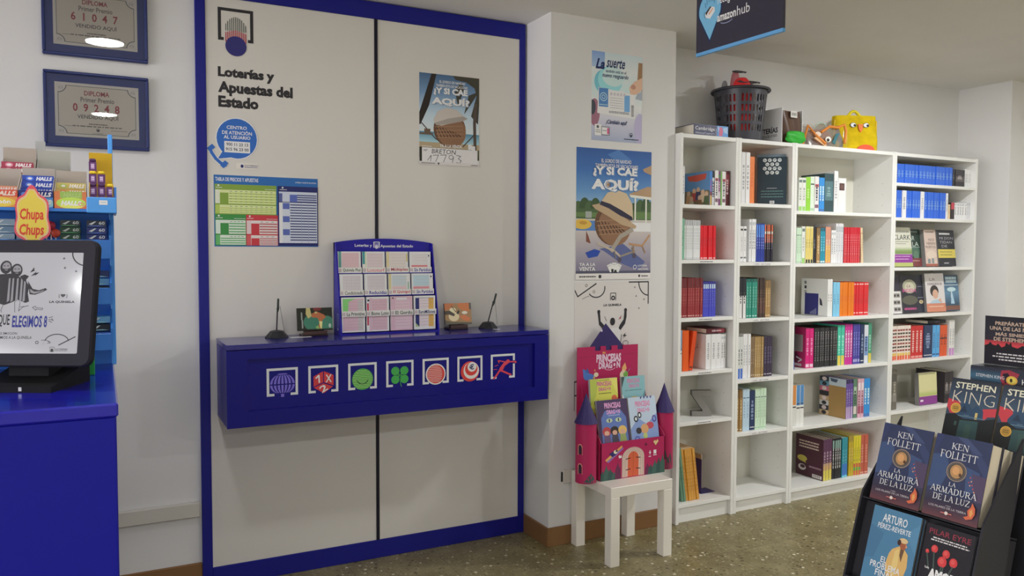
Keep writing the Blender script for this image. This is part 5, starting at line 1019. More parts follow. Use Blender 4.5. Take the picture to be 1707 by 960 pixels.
@cover
def bigbox(d, h):
    a = A_(d, h); H = 100*h/d; a.rect(0, 0, 100, H, '#bdbebc')
    for i, ch in enumerate('BIG'): a.text(ch, 12, 8+i*14, 20, 17+i*14, '#2c2c34', .03)
    a.rect(14, H*.4, 66, H*.98, '#23256c'); a.rects([(36+i*5, H*(.9-i*.025), 38+i*5, H*.96) for i in range(5)], '#8c94b4'); a.poly([(70, H*.5), (78, H*.56), (82, H*.72), (72, H*.7)], '#2c2c3c'); return a
@cover
def magenta(d, h):
    a = A_(d, h); H = 100*h/d; a.rect(0, 0, 100, H, '#a81e5c'); a.rect(12, H*.17, 88, H*.6, '#a49c9c')
    for k in range(9): a.small(18, H*(.2+k*.043), 82, 1.2, '#74686c', k)
    a.poly([(8, H*.66), (60, H*.62), (84, H*.8), (60, H*.94), (14, H*.9)], '#6c2444'); a.line([(62, H*.74), (84, H*.8), (70, H*.86)], 5, '#c4b4bc'); a.rect(50, H*.9, 84, H*.97, '#b8a8b0'); return a
@cover
def tanface(d, h):
    a = A_(d, h); H = 100*h/d; a.rect(0, 0, 100, H, '#8c6c84')
    for k, c in enumerate(('#2c3444', '#4c84a0', '#b85c74', '#2c2c34', '#a88c6c', '#b4b4b4', '#30303c', '#b49c74')): a.poly([(0, H*k/8), (40, H*k/8), (34, H*(k+1)/8), (0, H*(k+1)/8)], c); a.ell(18, H*(k+.5)/8, 9, 6, ('#c0b0b0', '#2c2c34')[k % 2])
    a.rect(36, 0, 100, H*.2, '#a4b4c0'); a.poly([(40, 2), (70, 4), (64, 14), (44, 12)], '#3c4c64'); a.rect(36, H*.2, 100, H, '#94743c'); return a
@cover
def maroonface(d, h):
    a = A_(d, h); H = 100*h/d; a.rect(0, 0, 100, H, '#43202e')
    for k in range(3): a.small(12, H*(.13+k*.07), 84, 4, '#b8a494', k+1)
    a.ell(24, H*.58, 18, 9, '#a89c2c'); a.poly([(30, H*.6), (40, H*.68), (24, H*.66)], '#a89c2c'); a.ell(24, H*.8, 14, 9, '#b8b0b0'); a.ell(26, H*.78, 9, 5, '#43202e'); a.small(50, H*.72, 94, 5, '#8c6c78', 7); a.rect(62, H*.9, 96, H*.98, '#c0b8b4'); a.rects([(65+i*3, H*.91, 66.5+i*3, H*.96) for i in range(9)], '#3c3c3c'); return a
@cover
def creamface(d, h):
    a = A_(d, h); H = 100*h/d; a.rect(0, 0, 100, H, '#b4b07c'); a.rects([(4+i*9, H*.02, 9+i*9, H*.06) for i in range(10)], '#7c7c5c'); a.blend(0, H*.55, 100, H*.72, ['#b4b07c', '#8c9c3c']); a.rect(0, H*.74, 100, H, '#742a78'); a.rect(6, H*.84, 22, H*.9, '#c0b8c0'); return a
GAP = .0008
COVER_OF = {'comic': 'comic', 'bigbox': 'bigbox', 'magcov': 'magenta', 'puy': 'maroonface', 'pur': 'tanface'}
LEAN = {(0, 3, 'leaning orange folder'): .14, (0, 5, 'mustard folder'): -.14, (0, 5, 'green folder'): -.14, (2, 1, 'cream leaning book'): -.06}
def place(c, s, desc, n, x0, x1, h, d, sp, y0=.03):
    z = SH[c][s]; t = (x1-x0)/n; h = min(h, (SH[c][s-1]-.02 if s else BH-.023)-z-.004)
    d = min(d, .235); sn = shelf_name(c, s); cs_ = CASES[c]; kind = 'folder' if 'folder' in desc else 'book'
    plural = desc.replace('book', 'books', 1) if 'book' in desc else desc.replace('folder', 'folders', 1)
    base = None
    for k in range(n):
        lab = ('%s of %s %s counted from left, %s, %s' % (ORD[k], NUM[n], plural, sn, cs_)) if n > 1 else '%s on the %s of the %s' % (desc, sn, cs_)
        grp = '%s on the %s of the %s' % (plural, sn, cs_)
        x = x0+t*(k+.5); jy = random.uniform(0, .006)
        first = k == 0 and (sp in COVER_OF)
        if base is None or (k == 1 and sp in COVER_OF):
            cv = COV[COVER_OF[sp]](d, h) if first else (COV['white_front'](d, h) if (c, s, desc) == (0, 3, 'thick white book') else None)
            o = book_mb(t*(.985 if (c, s, desc) not in LEAN else .93), d, h-.0015, sp, cv, len(desc)).build(kind, M_GLOSS if sp not in ('w', 'crm', 'mus', 'gf2') else M_CARD); base = o
        else: o = base.copy(); COL.objects.link(o)
        tag(o, lab, kind, grp if n > 1 else None, T(x, y0+jy, z+GAP))
        yield o
ROWS = [
    (0, 0, 'thin white book', 1, 0.060, 0.074, 0.192, 0.2, 'w'),
    (0, 0, 'blue comic book', 1, 0.235, 0.252, 0.176, 0.2, 'comic'),
    (0, 0, 'black and white book', 1, 0.252, 0.269, 0.179, 0.19, 'bw'),
    (0, 0, 'white comic book', 1, 0.269, 0.292, 0.181, 0.19, 'wm'),
    (0, 0, 'purple comic book', 1, 0.293, 0.309, 0.178, 0.19, 'pu'),
    (0, 0, 'narrow green book', 1, 0.309, 0.317, 0.177, 0.19, 'gn'),
    (0, 0, 'glossy white book', 1, 0.317, 0.341, 0.178, 0.19, 'wm'),
    (0, 0, 'dark red book', 1, 0.341, 0.37, 0.182, 0.19, 'dr'),
    (0, 1, 'green folder', 1, 0.048, 0.075, 0.208, 0.24, 'gf'),
    (0, 1, 'white grey-topped book', 9, 0.075, 0.182, 0.201, 0.17, 'wg'),
    (0, 1, 'plain red book', 6, 0.182, 0.281, 0.175, 0.16, 'red'),
    (0, 2, 'thin black folder', 1, 0.045, 0.053, 0.202, 0.2, 'bk'),
    (0, 2, 'maroon book', 9, 0.054, 0.199, 0.2, 0.18, 'mar'),
    (0, 2, 'blue light-topped book', 6, 0.201, 0.287, 0.181, 0.17, 'bl2'),
    (0, 3, 'blue and white book', 1, 0.046, 0.071, 0.211, 0.2, 'bwh'),
    (0, 3, 'orange folder', 1, 0.074, 0.114, 0.208, 0.2, 'or'),
    (0, 3, 'leaning orange folder', 1, 0.116, 0.142, 0.203, 0.2, 'or2'),
    (0, 3, 'thick white book', 3, 0.228, 0.329, 0.182, 0.17, 'w'),
    (0, 3, 'slim white book', 2, 0.329, 0.363, 0.179, 0.17, 'w2'),
    (0, 5, 'green folder', 2, 0.085, 0.111, 0.284, 0.22, 'gf2'),
    (0, 5, 'mustard folder', 5, 0.113, 0.197, 0.275, 0.22, 'mus'),
    (1, 0, 'tall white book', 2, 0.451, 0.506, 0.268, 0.2, 'w'),
    (1, 0, 'bright orange book', 1, 0.509, 0.542, 0.248, 0.2, 'or3'),
    (1, 1, 'white dotted book', 2, 0.45, 0.493, 0.189, 0.17, 'wdot'),
    (1, 1, 'tall white book', 3, 0.514, 0.56, 0.228, 0.17, 'w2'),
    (1, 1, 'two-tone blue book', 4, 0.562, 0.622, 0.205, 0.17, 'bl3'),
    (1, 1, 'orange and black book', 4, 0.622, 0.679, 0.2, 0.17, 'orb'),
    (1, 2, 'black and white book', 2, 0.448, 0.498, 0.214, 0.18, 'bkw'),
    (1, 2, 'teal green book', 4, 0.5, 0.575, 0.208, 0.17, 'teal'),
    (1, 2, 'dark brown book', 4, 0.576, 0.629, 0.213, 0.17, 'dbr'),
    (1, 2, 'tan brown book', 3, 0.632, 0.673, 0.199, 0.17, 'tan'),
    (1, 3, 'white blue-footed book', 2, 0.443, 0.48, 0.224, 0.17, 'wbl'),
    (1, 3, 'plain white book', 3, 0.482, 0.533, 0.237, 0.17, 'w'),
    (1, 3, 'brown cream-backed book', 2, 0.536, 0.564, 0.22, 0.17, 'brc'),
    (1, 3, 'tan brown book', 4, 0.567, 0.627, 0.218, 0.17, 'tan2'),
    (1, 3, 'dark violet book', 3, 0.63, 0.693, 0.216, 0.17, 'dvi'),
    (1, 4, 'brown book', 2, 0.443, 0.482, 0.224, 0.16, 'tan'),
    (1, 4, 'pale blue book', 2, 0.484, 0.532, 0.225, 0.16, 'pbl'),
    (1, 4, 'navy book', 1, 0.535, 0.571, 0.213, 0.16, 'nv'),
    (1, 4, 'pale green book', 4, 0.573, 0.651, 0.221, 0.16, 'pgr'),
    (2, 0, 'white green-footed book', 2, 0.865, 0.92, 0.183, 0.17, 'wgf'),
    (2, 0, 'lime green book', 1, 0.922, 0.956, 0.189, 0.17, 'lime'),
    (2, 0, 'white green-marked book', 1, 0.957, 0.989, 0.194, 0.17, 'wgm'),
    (2, 0, 'white pictured book', 1, 0.99, 1.022, 0.196, 0.17, 'wm'),
    (2, 0, 'bright blue book', 2, 1.024, 1.065, 0.191, 0.17, 'bl4'),
    (2, 0, 'wide dark teal book', 1, 1.066, 1.136, 0.216, 0.17, 'dteal'),
    (2, 0, 'tall plain white book', 1, 1.138, 1.169, 0.233, 0.17, 'w'),
    (2, 0, 'white book with brown square', 1, 1.175, 1.24, 0.195, 0.1, 'wsq'),
    (2, 1, 'pale green book', 2, 0.858, 0.897, 0.196, 0.17, 'pgr'),
    (2, 1, 'white green-edged book', 1, 0.899, 0.924, 0.204, 0.17, 'wgf'),
    (2, 1, 'yellow and white book', 3, 0.926, 0.981, 0.204, 0.17, 'yel'),
    (2, 1, 'black book', 1, 0.983, 1.008, 0.202, 0.16, 'bk'),
    (2, 1, 'tan book', 1, 1.01, 1.036, 0.198, 0.16, 'tan'),
    (2, 1, 'teal blue book', 2, 1.038, 1.077, 0.199, 0.16, 'tealb'),
    (2, 1, 'pink and yellow book', 2, 1.079, 1.121, 0.204, 0.16, 'pky'),
    (2, 1, 'white grey-marked book', 2, 1.124, 1.16, 0.186, 0.16, 'w2'),
    (2, 1, 'pale grey book', 3, 1.16, 1.223, 0.225, 0.16, 'gry'),
    (2, 1, 'crimson book', 8, 1.226, 1.36, 0.205, 0.16, 'crim'),
    (2, 1, 'cream leaning book', 2, 1.378, 1.398, 0.204, 0.16, 'crm'),
    (2, 2, 'white boxed book', 2, 1.107, 1.146, 0.213, 0.19, 'bigbox'),
    (2, 2, 'sky blue book', 2, 1.149, 1.203, 0.196, 0.17, 'sky'),
    (2, 2, 'bright orange book', 5, 1.205, 1.319, 0.194, 0.17, 'or4'),
    (2, 2, 'red white-dotted book', 6, 1.321, 1.444, 0.192, 0.17, 'redd'),
    (2, 3, 'narrow black book', 1, 0.847, 0.863, 0.234, 0.17, 'bkb'),
    (2, 3, 'magenta book', 2, 0.945, 1.006, 0.223, 0.17, 'magcov'),
    (2, 3, 'black grey-lettered book', 9, 1.008, 1.197, 0.223, 0.17, 'bkg'),
    (2, 3, 'turquoise yellow-footed book', 2, 1.199, 1.256, 0.23, 0.18, 'turq'),
    (2, 3, 'magenta white-lettered book', 3, 1.258, 1.321, 0.233, 0.18, 'mag'),
    (2, 3, 'violet book', 3, 1.323, 1.382, 0.232, 0.18, 'vio'),
    (2, 3, 'navy book', 1, 1.384, 1.413, 0.23, 0.18, 'nv'),
    (2, 3, 'white and blue book', 1, 1.415, 1.449, 0.225, 0.18, 'wbl2'),
    (2, 3, 'green yellow-footed book', 1, 1.451, 1.48, 0.235, 0.18, 'gyf'),
    (2, 4, 'orange and white book', 1, 0.846, 0.878, 0.23, 0.15, 'orw'),
    (2, 4, 'blue and white book', 2, 0.88, 0.941, 0.228, 0.15, 'bwh'),
    (2, 4, 'purple patterned book', 3, 1.275, 1.338, 0.229, 0.19, 'pur'),
    (2, 4, 'green patterned book', 1, 1.34, 1.37, 0.229, 0.19, 'grp'),
    (2, 4, 'pink patterned book', 2, 1.373, 1.424, 0.228, 0.19, 'pnk'),
    (2, 4, 'bright blue book', 2, 1.426, 1.475, 0.226, 0.19, 'bl4'),
    (2, 5, 'purple yellow-footed book', 3, 1.098, 1.174, 0.238, 0.2, 'puy'),
    (2, 5, 'black white-lettered book', 4, 1.176, 1.248, 0.236, 0.2, 'bkw2'),
    (2, 5, 'teal and blue book', 2, 1.251, 1.3, 0.233, 0.2, 'tbl'),
    (2, 5, 'ochre book', 2, 1.313, 1.349, 0.238, 0.2, 'och'),
    (2, 5, 'yellow green-footed book', 3, 1.351, 1.409, 0.234, 0.2, 'yg'),
    (2, 5, 'brick red book', 2, 1.411, 1.473, 0.234, 0.2, 'brk'),
    (3, 0, 'royal blue book', 16, 1.672, 2.183, 0.117, 0.19, 'roy'),
    (3, 0, 'black book', 1, 2.187, 2.208, 0.11, 0.17, 'bk'),
    (3, 0, 'wide dark book', 1, 2.21, 2.3, 0.108, 0.17, 'dk'),
    (3, 0, 'white book', 3, 2.306, 2.362, 0.113, 0.17, 'w'),
    (3, 1, 'royal blue book at left end', 2, 1.669, 1.718, 0.164, 0.19, 'roy'),
    (3, 1, 'white blue-marked book', 1, 1.72, 1.757, 0.164, 0.19, 'w'),
    (3, 1, 'royal blue book between white ones', 5, 1.759, 1.883, 0.164, 0.19, 'roy'),
    (3, 1, 'white book among blue', 1, 1.885, 1.92, 0.163, 0.19, 'w'),
    (3, 1, 'royal blue book right of centre', 7, 1.922, 2.126, 0.162, 0.19, 'roy'),
    (3, 1, 'white edged book', 1, 2.128, 2.149, 0.162, 0.19, 'w'),
    (3, 1, 'small cream book', 1, 2.156, 2.175, 0.094, 0.12, 'crm'),
    (3, 1, 'small red and black book', 1, 2.177, 2.212, 0.105, 0.12, 'rbk'),
    (3, 1, 'small white book', 5, 2.215, 2.333, 0.104, 0.12, 'w2'),
    (3, 1, 'small pale book', 2, 2.335, 2.365, 0.118, 0.12, 'gry'),
    (3, 4, 'striped red and white book', 7, 1.656, 1.828, 0.206, 0.17, 'str'),
    (3, 4, 'bright red book', 3, 1.835, 1.947, 0.2, 0.17, 'redw'),
    (3, 4, 'dark navy book', 1, 1.95, 2.032, 0.2, 0.17, 'nv'),
    (3, 4, 'light blue book', 2, 2.035, 2.103, 0.197, 0.17, 'lbl'),
    (3, 4, 'orange red book', 2, 2.107, 2.178, 0.194, 0.17, 'ord'),
    (3, 4, 'white purple-footed book', 2, 2.198, 2.25, 0.224, 0.17, 'wpu'),
    (3, 5, 'grey brown book', 2, 1.639, 1.718, 0.243, 0.2, 'gbr'),
    (3, 5, 'dark picture-spined book', 2, 2.166, 2.252, 0.2, 0.2, 'dk'),
]
for (c, s, desc, n, x0, x1, h, d, sp) in ROWS:
    for o in place(c, s, desc, n, x0, x1, h, d, sp):
        L = LEAN.get((c, s, desc))
        if L:                                            # tilt about the corner that stays on the board
            tt = (x1-x0)/n*.985/2; M = o.matrix_basis.copy(); px = -tt if L < 0 else tt
            o.matrix_basis = M @ T(px, 0, 0) @ RY(L) @ T(-px, 0, 0)
def faceout(c, s, x, w, h, t, y, draw, label, lean=.12, rz=0):
    if isinstance(draw, Art): a = draw
    else: a = Art(w, h, 100, 100*h/w, 2e-4); draw(a, 100*h/w)
    r = thing('book', label, 'book', T(x, y, SH[c][s]+.0045) @ RZ(rz) @ RX(-lean), 'books shown face-out on the rightmost bookcase' if c == 3 else 'books shown face-out on the second bookcase')
    MB().box(0, 0, 0, w, .0018, h, '#5c5c5c').box(0, t-.0018, 0, w, t, h, '#5c5c5c').box(0, .0018, 0, .0018, t-.0018, h, '#6c6a68').art(a).build('cover', M_GLOSS, r)
    MB().box(.0019, .0019, .002, w-.003, t-.0019, h-.002, '#bcb6a6').build('pages', M_PAPER, r)
def d1(a, H): a.rect(0, 0, 100, H, '#b4b4a4'); a.small(12, H*.09, 92, 7, '#7c7c74', 6); a.text('CLARK', 4, H*.19, 97, H*.32, '#3c4440', .01); a.small(12, H*.36, 88, 2, '#5c5c58', 2); a.small(14, H*.41, 70, 2, '#5c5c58', 3); a.blend(0, H*.5, 100, H*.68, ['#b4b4a4', '#748c4c', '#5c7434']); a.rect(0, H*.69, 100, H*.9, '#7c2484'); a.small(8, H*.73, 88, 3, '#b894b8', 4); a.small(8, H*.8, 80, 3, '#b894b8', 5); a.rect(0, H*.9, 100, H, '#949c4c')
def d2(a, H): a.rect(0, 0, 100, H, '#23342c'); a.ell(50, H*.6, 40, 30, '#3c5c4c'); a.small(8, H*.06, 80, 4, '#8c9c94', 1); a.text('AR', 10, H*.18, 54, H*.3, '#a4b0a8', .0); a.text('LA', 34, H*.34, 84, H*.46, '#a4b0a8', .0); a.small(8, H*.48, 92, 2.4, '#a4b0a8', 3); a.ell(60, H*.7, 22, 26, '#4c6c58'); a.rect(0, H*.78, 100, H, '#6c3434'); a.small(10, H*.84, 84, 4, '#b08c84', 5)
def d3(a, H): a.rect(0, 0, 100, H, '#b09c90'); a.small(14, H*.05, 84, 6, '#5c5450', 2); a.text('NOS', 36, H*.24, 84, H*.31, '#3c2c28', .0); a.text('VIEREN', 14, H*.34, 90, H*.41, '#3c2c28', .0); a.text('MUERTOS', 8, H*.44, 92, H*.51, '#3c2c28', .0); a.ell(52, H*.68, 40, 22, '#b8a898'); a.rects([(18, H*.8, 40, H*.92), (52, H*.78, 70, H*.92)], '#6c7474'); a.rect(0, H*.93, 100, H, '#8c4c3c')
def d4(a, H): a.rect(0, 0, 100, H, '#22232a'); a.small(14, H*.08, 76, 6, '#b4b4b4', 2); a.text('MI DON', 14, H*.19, 92, H*.26, '#8c8c90', .0); a.text('TIDAN', 14, H*.3, 86, H*.37, '#8c8c90', .0); a.text('DE', 24, H*.41, 56, H*.48, '#8c8c90', .0); a.rect(0, H*.53, 100, H*.77, '#b4a42c'); a.small(12, H*.59, 80, 4, '#7c7420', 4); a.small(12, H*.67, 80, 4, '#7c7420', 5); a.small(30, H*.9, 58, 4, '#9c9ca0', 6)
faceout(3, 2, 1.690, .168, .239, .03, .05, d1, 'cream face-out book with CLARK and a purple band, rightmost bookcase')
faceout(3, 2, 1.862, .116, .23, .03, .075, d2, 'dark green face-out book beside the CLARK book')
faceout(3, 2, 1.981, .113, .228, .03, .05, d3, 'pinkish face-out book between the dark green and black ones')
faceout(3, 2, 2.098, .168, .227, .03, .045, d4, 'black face-out book with a yellow band, rightmost bookcase')
def e1(a, H):
    a.rect(0, 0, 100, H, '#b8b6b4'); a.rect(0, 0, 100, H*.42, '#2c2a34')
    for k in range(3): a.rect(12, H*(.47+k*.18), 88, H*(.59+k*.18), '#8c8884'); a.rects([(16, H*(.5+k*.18), 44, H*(.56+k*.18)), (54, H*(.5+k*.18), 82, H*(.56+k*.18))], '#3c3a38')
def e2(a, H): a.rect(0, 0, 100, H, '#23232c'); a.ell(52, H*.3, 44, 30, '#8c8c74'); a.ell(52, H*.32, 30, 22, '#a4a48c'); a.text('La', 34, H*.24, 58, H*.32, '#8c2c5c', .0, .2); a.text('INDESA', 6, H*.36, 94, H*.45, '#b03c7c', .02); a.ell(50, H*.66, 50, 20, '#4c4c40'); a.small(10, H*.86, 88, 9, '#a43c74', 3)
def e3(a, H): a.rect(0, 0, 100, H, '#232634'); a.ell(66, H*.72, 26, 16, '#b4a478'); a.ell(66, H*.72, 16, 10, '#8c7c54'); a.small(30, H*.3, 90, 5, '#7c7c8c', 2); a.rect(0, H*.6, 100, H*.61, '#8c8c94')
def e4(a, H): a.rect(0, 0, 100, H, '#b4b0b0'); a.text('LA', 24, H*.12, 54, H*.19, '#6c6464', .0); a.small(12, H*.24, 90, 9, '#847c7c', 4); a.ell(46, H*.46, 22, 20, '#2c2624'); a.ell(50, H*.54, 15, 16, '#b48c74'); a.poly([(34, H*.7), (66, H*.68), (84, H*.8), (10, H*.8)], '#8ca4b0'); a.poly([(62, H*.7), (76, H*.64), (84, H*.78)], '#b48c74'); a.rect(0, H*.78, 100, H, '#b06c50'); a.small(12, H*.85, 88, 3, '#d0a890', 6)
def e5(a, H): a.rect(0, 0, 100, H, '#2c4458'); a.blend(0, H*.2, 100, H*.8, ['#34506a', '#4c7490', '#2c4458']); a.small(14, H*.05, 88, 12, '#9cb4c4', 2); a.small(14, H*.14, 88, 12, '#9cb4c4', 4); a.rect(0, H*.27, 100, H*.285, '#b4c4cc'); a.ell(50, H*.4, 30, 10, '#9cb8c8'); a.poly([(50, H*.4), (58, H*.56), (66, H*.8), (40, H*.8), (46, H*.56)], '#8cacc0'); a.line([(50, H*.4), (44, H*.62)], 3, '#b8c8d0'); a.rect(0, H*.85, 100, H*.97, '#6c4434')
faceout(3, 3, 1.690, .080, .232, .02, .05, e1, 'white face-out book with three strips of eyes, left on its shelf')
faceout(3, 3, 1.773, .143, .232, .03, .045, e2, 'dark face-out book with a glowing centre and INDESA in pink')
faceout(3, 3, 1.920, .072, .231, .03, .06, e3, 'dark navy face-out book with a small gold disc')
faceout(3, 3, 1.996, .182, .240, .03, .045, e4, 'pale face-out book with a dark-haired woman and terracotta foot')
faceout(3, 3, 2.183, .143, .228, .03, .05, e5, 'blue face-out book with an umbrella figure, rightmost bookcase')
faceout(3, 5, 1.945, .172, .197, .03, .045, COV['creamface'](.172, .197), 'cream face-out book with a purple foot band, lowest visible shelf of rightmost bookcase', .06)
faceout(1, 0, .640, .150, .256, .010, .110, COV['circles'](.150, .256), 'dark book with rows of white circles, slanted on the second bookcase', .05, -.70)
faceout(1, 0, .648, .150, .272, .010, .126, lambda a, H: a.blend(0, 0, 100, H, ['#5c6c78', '#6c7c8c', '#3c4c64']), 'grey-blue book standing behind the circle-patterned dark book', .05, -.70)
# books lying on others
def lying(c, x, y, z, w, t, d, sp, label): tag(book_mb(t, d, w, sp).build('book', M_CARD), label, 'book', None, T(x, y, z) @ RY(PI/2) @ T(-t/2, 0, 0))
lying(0, .232, .035, .7734+.186, .13, .024, .16, 'dr', 'dark red book lying on top of the thick white books')
lying(3, 2.0, .04, .7336+.206, .17, .02, .16, 'bk', 'black book lying across the spines on the rightmost bookcase')
tag(book_mb(.03, .05, .125, 'lbl').build('binder', M_CARD), 'blue binder upright behind the small white books, rightmost bookcase', 'binder', None, T(2.26, .17, SH[3][1]+GAP))
# stone letter, bookend
z_ = thing('letter_ornament', 'grey stone Z-shaped letter ornament alone on the fifth shelf', 'ornament', T(.256, .10, SH[0][4]+GAP) @ RZ(-.42))
Zp = [(-.052, 0), (.052, 0), (.052, .026), (-.008, .026), (.052, .112), (.052, .135), (-.052, .135), (-.052, .110), (.008, .110), (-.052, .024)]
o = MB().prism(Zp, -.018, .018, 'y', '#6f6d69', sides='#66645f').build('letter', M_MATT, z_, Matrix.Scale(-1, 4, (1, 0, 0)))
be = thing('bookend', 'dark violet metal bookend behind the mustard folders on the bottom shelf', 'bookend', T(.262, .095, SH[0][5]+GAP))
MB().box(0, 0, 0, .003, .075, .185, '#2c2460', bev=.001).box(0, 0, 0, .095, .075, .002, '#2c2460').build('plate', M_PLASTIC, be); MB().box(-.001, 0, .185, .004, .075, .21, '#8c7c6c').build('rim', M_CARD, be)
wq = Art(.04, .04, 10, 10, 4e-4).rect(0, 0, 10, 10, '#4c3434').rect(2, 2, 8, 8, '#5c4440')
MB().art(wq, T(1.178+.012, .0295, 1.6058+.125)).build('cover_square', M_PAPER)
sq = bpy.data.objects['cover_square']; wb = [o for o in bpy.data.objects if o.get('label', '').startswith('white book with brown square')][0]
sq.parent = wb; sq.matrix_parent_inverse = Matrix(); sq.matrix_basis = T(-.022, -.0006, .125)
sq.data.transform(T(-(1.178+.012), -.0295, -(1.6058+.125)))
# ============================================================ on top of the bookcases
TOPZ = BH-.002
# slotted bin
bn = thing('waste_basket', 'dark grey slotted plastic basket full of red and grey bags on top of bookcases', 'basket', T(.523, .128, TOPZ+.0008))
mb = MB(); N = 80; R0, R1, HB = .112, .140, .275
zs = [0, .048, .082, .098, .132, .148, .182, .198, .236, .262, HB]
def rz(z): return R0+(R1-R0)*z/HB
pts = [(rz(z)*math.cos(2*PI*k/N), rz(z)*math.sin(2*PI*k/N), z) for z in zs for k in range(N)]
F = []
for i in range(len(zs)-1):
    for k in range(N):
        if i in (1, 3, 5, 7) and k % 2 and (k % 16) > 1: continue
        F.append((i*N+k, i*N+(k+1) % N, (i+1)*N+(k+1) % N, (i+1)*N+k))
mb.add(pts, F, '#33333a', None, True); mb.add([(r_*.985, t_*.985, z) for r_, t_, z in pts], [f[::-1] for f in F], '#33333a', None, True)
mb.lathe([(0, .001), (R0, .001)], N, '#2c2c32', close=False)
mb.lathe([(R1-.003, HB-.004), (R1+.014, HB-.012), (R1+.017, HB-.008), (R1+.014, HB+.001), (R1-.003, HB+.002)], N, '#2e2e34', close=False)
mb.build('basket', M_PLASTIC, bn)
def lump(rx, ry, rz_, col, seed, n=28, amp=.07, fold=9):
    rg = random.Random(seed); ph = [rg.uniform(0, 6.28) for _ in range(6)]
    def fn(u, v):
        a = 2*PI*u; b = PI*(v-.5); k = 1+amp*(math.sin(fold*a+ph[0]+3*b)*.35+math.sin(5*b+ph[1]+2*a)*.5+math.sin(3*a+ph[2])*.4)*math.cos(b)
        cb = math.cos(b)**.6 if math.cos(b) > 0 else 0
        return (rx*k*cb*math.cos(a), ry*k*cb*math.sin(a), rz_*k*math.sin(b)+rz_)
    return MB().grid(fn, n, n, col)
def bag(loc, dims, col, seed, label, cord=None, M=M_CARD):
    r = thing('drawstring_bag', label, 'bag', T(*loc), 'bags stuffed in the basket')
    lump(*dims, col, seed).build('cloth', M, r)
    if cord:
        x, y, z = cord; path = [(x+.05*math.cos(t*2.2)*(1-t*.05), y+.02*math.sin(t*3), z+.008*math.sin(t*2.9)-.001*t) for t in [i*.22 for i in range(26)]]
        MB().tube(path, .0028, 6, '#3c3a3c').build('cord', M_PLASTIC, r)
bx, by = .523, .128
bag((bx-.036, by-.046, TOPZ+.012), (.062, .050, .160), '#b8282c', 5, 'red bag at the front of the basket', (0, -.02, .30))
bag((bx+.062, by-.008, TOPZ+.012), (.030, .045, .155), '#b4b0ae', 6, 'pale grey bag at the right of the basket', (0, -.02, .312))
bag((bx-.066, by+.05, TOPZ+.012), (.022, .022, .16), '#77787a', 8, 'dark grey bag at the back left of the basket')
bag((bx-.003, by+.038, TOPZ+.012), (.032, .030, .186), '#a06468', 9, 'faded pink bag poking highest out of the basket', (0, -.03, .368))
# dictionary box and carton
r = thing('dictionary', 'dark blue Cambridge dictionary lying on top of the leftmost bookcase', 'book', T(.112, .012, TOPZ))
a = Art(.222, .055, 400, 100, 3e-4); a.rect(0, 0, 270, 100, '#232448'); a.rect(268, 0, 400, 100, '#3c7cb8'); a.poly([(290, 90), (300, 10), (330, 14), (340, 50), (330, 92)], '#b04468'); a.poly([(340, 20), (390, 10), (396, 70), (352, 60)], '#7c9cc8'); a.poly([(276, 4), (300, 20), (280, 60)], '#8c94c0')
a.text('Cambridge', 14, 20, 240, 62, '#c4c4cc', .0); a.text("Advanced Learner's", 14, 66, 238, 88, '#a4a8b8', 0); a.rect(254, 30, 258, 96, '#b4b4c0')
MB().box(0, 0, 0, .222, .16, .0025, '#232448').box(0, 0, .0525, .222, .16, .055, '#232448').box(0, 0, .0025, .222, .003, .0525, '#232448').art(a).build('cover', M_GLOSS, r)
MB().box(.003, .003, .0026, .219, .157, .0524, '#b8b2a6').build('pages', M_PAPER, r)
tag(MB().box(0, 0, 0, .085, .10, .075, '#8c887e', bev=.001).build('cardboard_box', M_CARD), 'small grey-brown box behind the Cambridge dictionary', 'box', None, T(.02, .165, TOPZ))
# white carton with opened front, a brown pack and a green bag
r = thing('white_carton', 'open white carton lettered ERÍAS between the basket and the straps bag', 'carton', T(.728, .03, TOPZ+.0008))
a = Art(.24, .19, 100, 80, 3e-4); a.text('LOTERÍAS', 24, 40, 88, 55, INK, .03); a.text('Y APUESTAS DEL ESTADO', 26, 58, 86, 64, '#3c3c40', .01)
MB().box(0, 0, 0, .003, .24, .19, '#c6c4c0').art(a, T(0, .24, 0) @ RZ(-PI/2)).box(.003, .03, 0, .184, .24, .003, '#c6c4c0').box(.181, .03, .003, .184, .24, .19, '#c6c4c0').box(.003, .237, .003, .181, .24, .19, '#c6c4c0').box(.003, .13, .187, .181, .237, .19, '#c6c4c0').build('carton', M_CARD, r)
b = thing('brown_pack', 'dark brown pack with a white tag inside the open white carton', 'pack', T(.818, .118, TOPZ+.0050))
mb = MB(); mb.grid(lambda u, v: ((u-.5)*.15, -.055-.012*math.sin(PI*u)+.008*math.sin(9*u+4*v), .006+v*.17), 14, 14, '#4a362c'); mb.box(-.076, -.05, 0, .076, .03, .178, '#4a362c', bev=.006); mb.build('wrap', M_GLOSS, b)
MB().box(-.012, -.076, .14, .035, -.073, .176, '#b8b6b2').art(Art(.047, .036, 47, 36).rects([(6+i*6, 10, 9+i*6, 26) for i in range(6)], '#5c5c5c'), T(-.012, -.0765, .14)).build('paper_tag', M_PAPER, b)
g = lump(.070, .020, .034, '#2a8c2c', 21, 34, .12, 7); tag(g.build('green_bag', M_CARD), 'bright green cloth bag bundled at the foot of the white carton', 'bag', None, T(.822, .022, TOPZ+.0008))
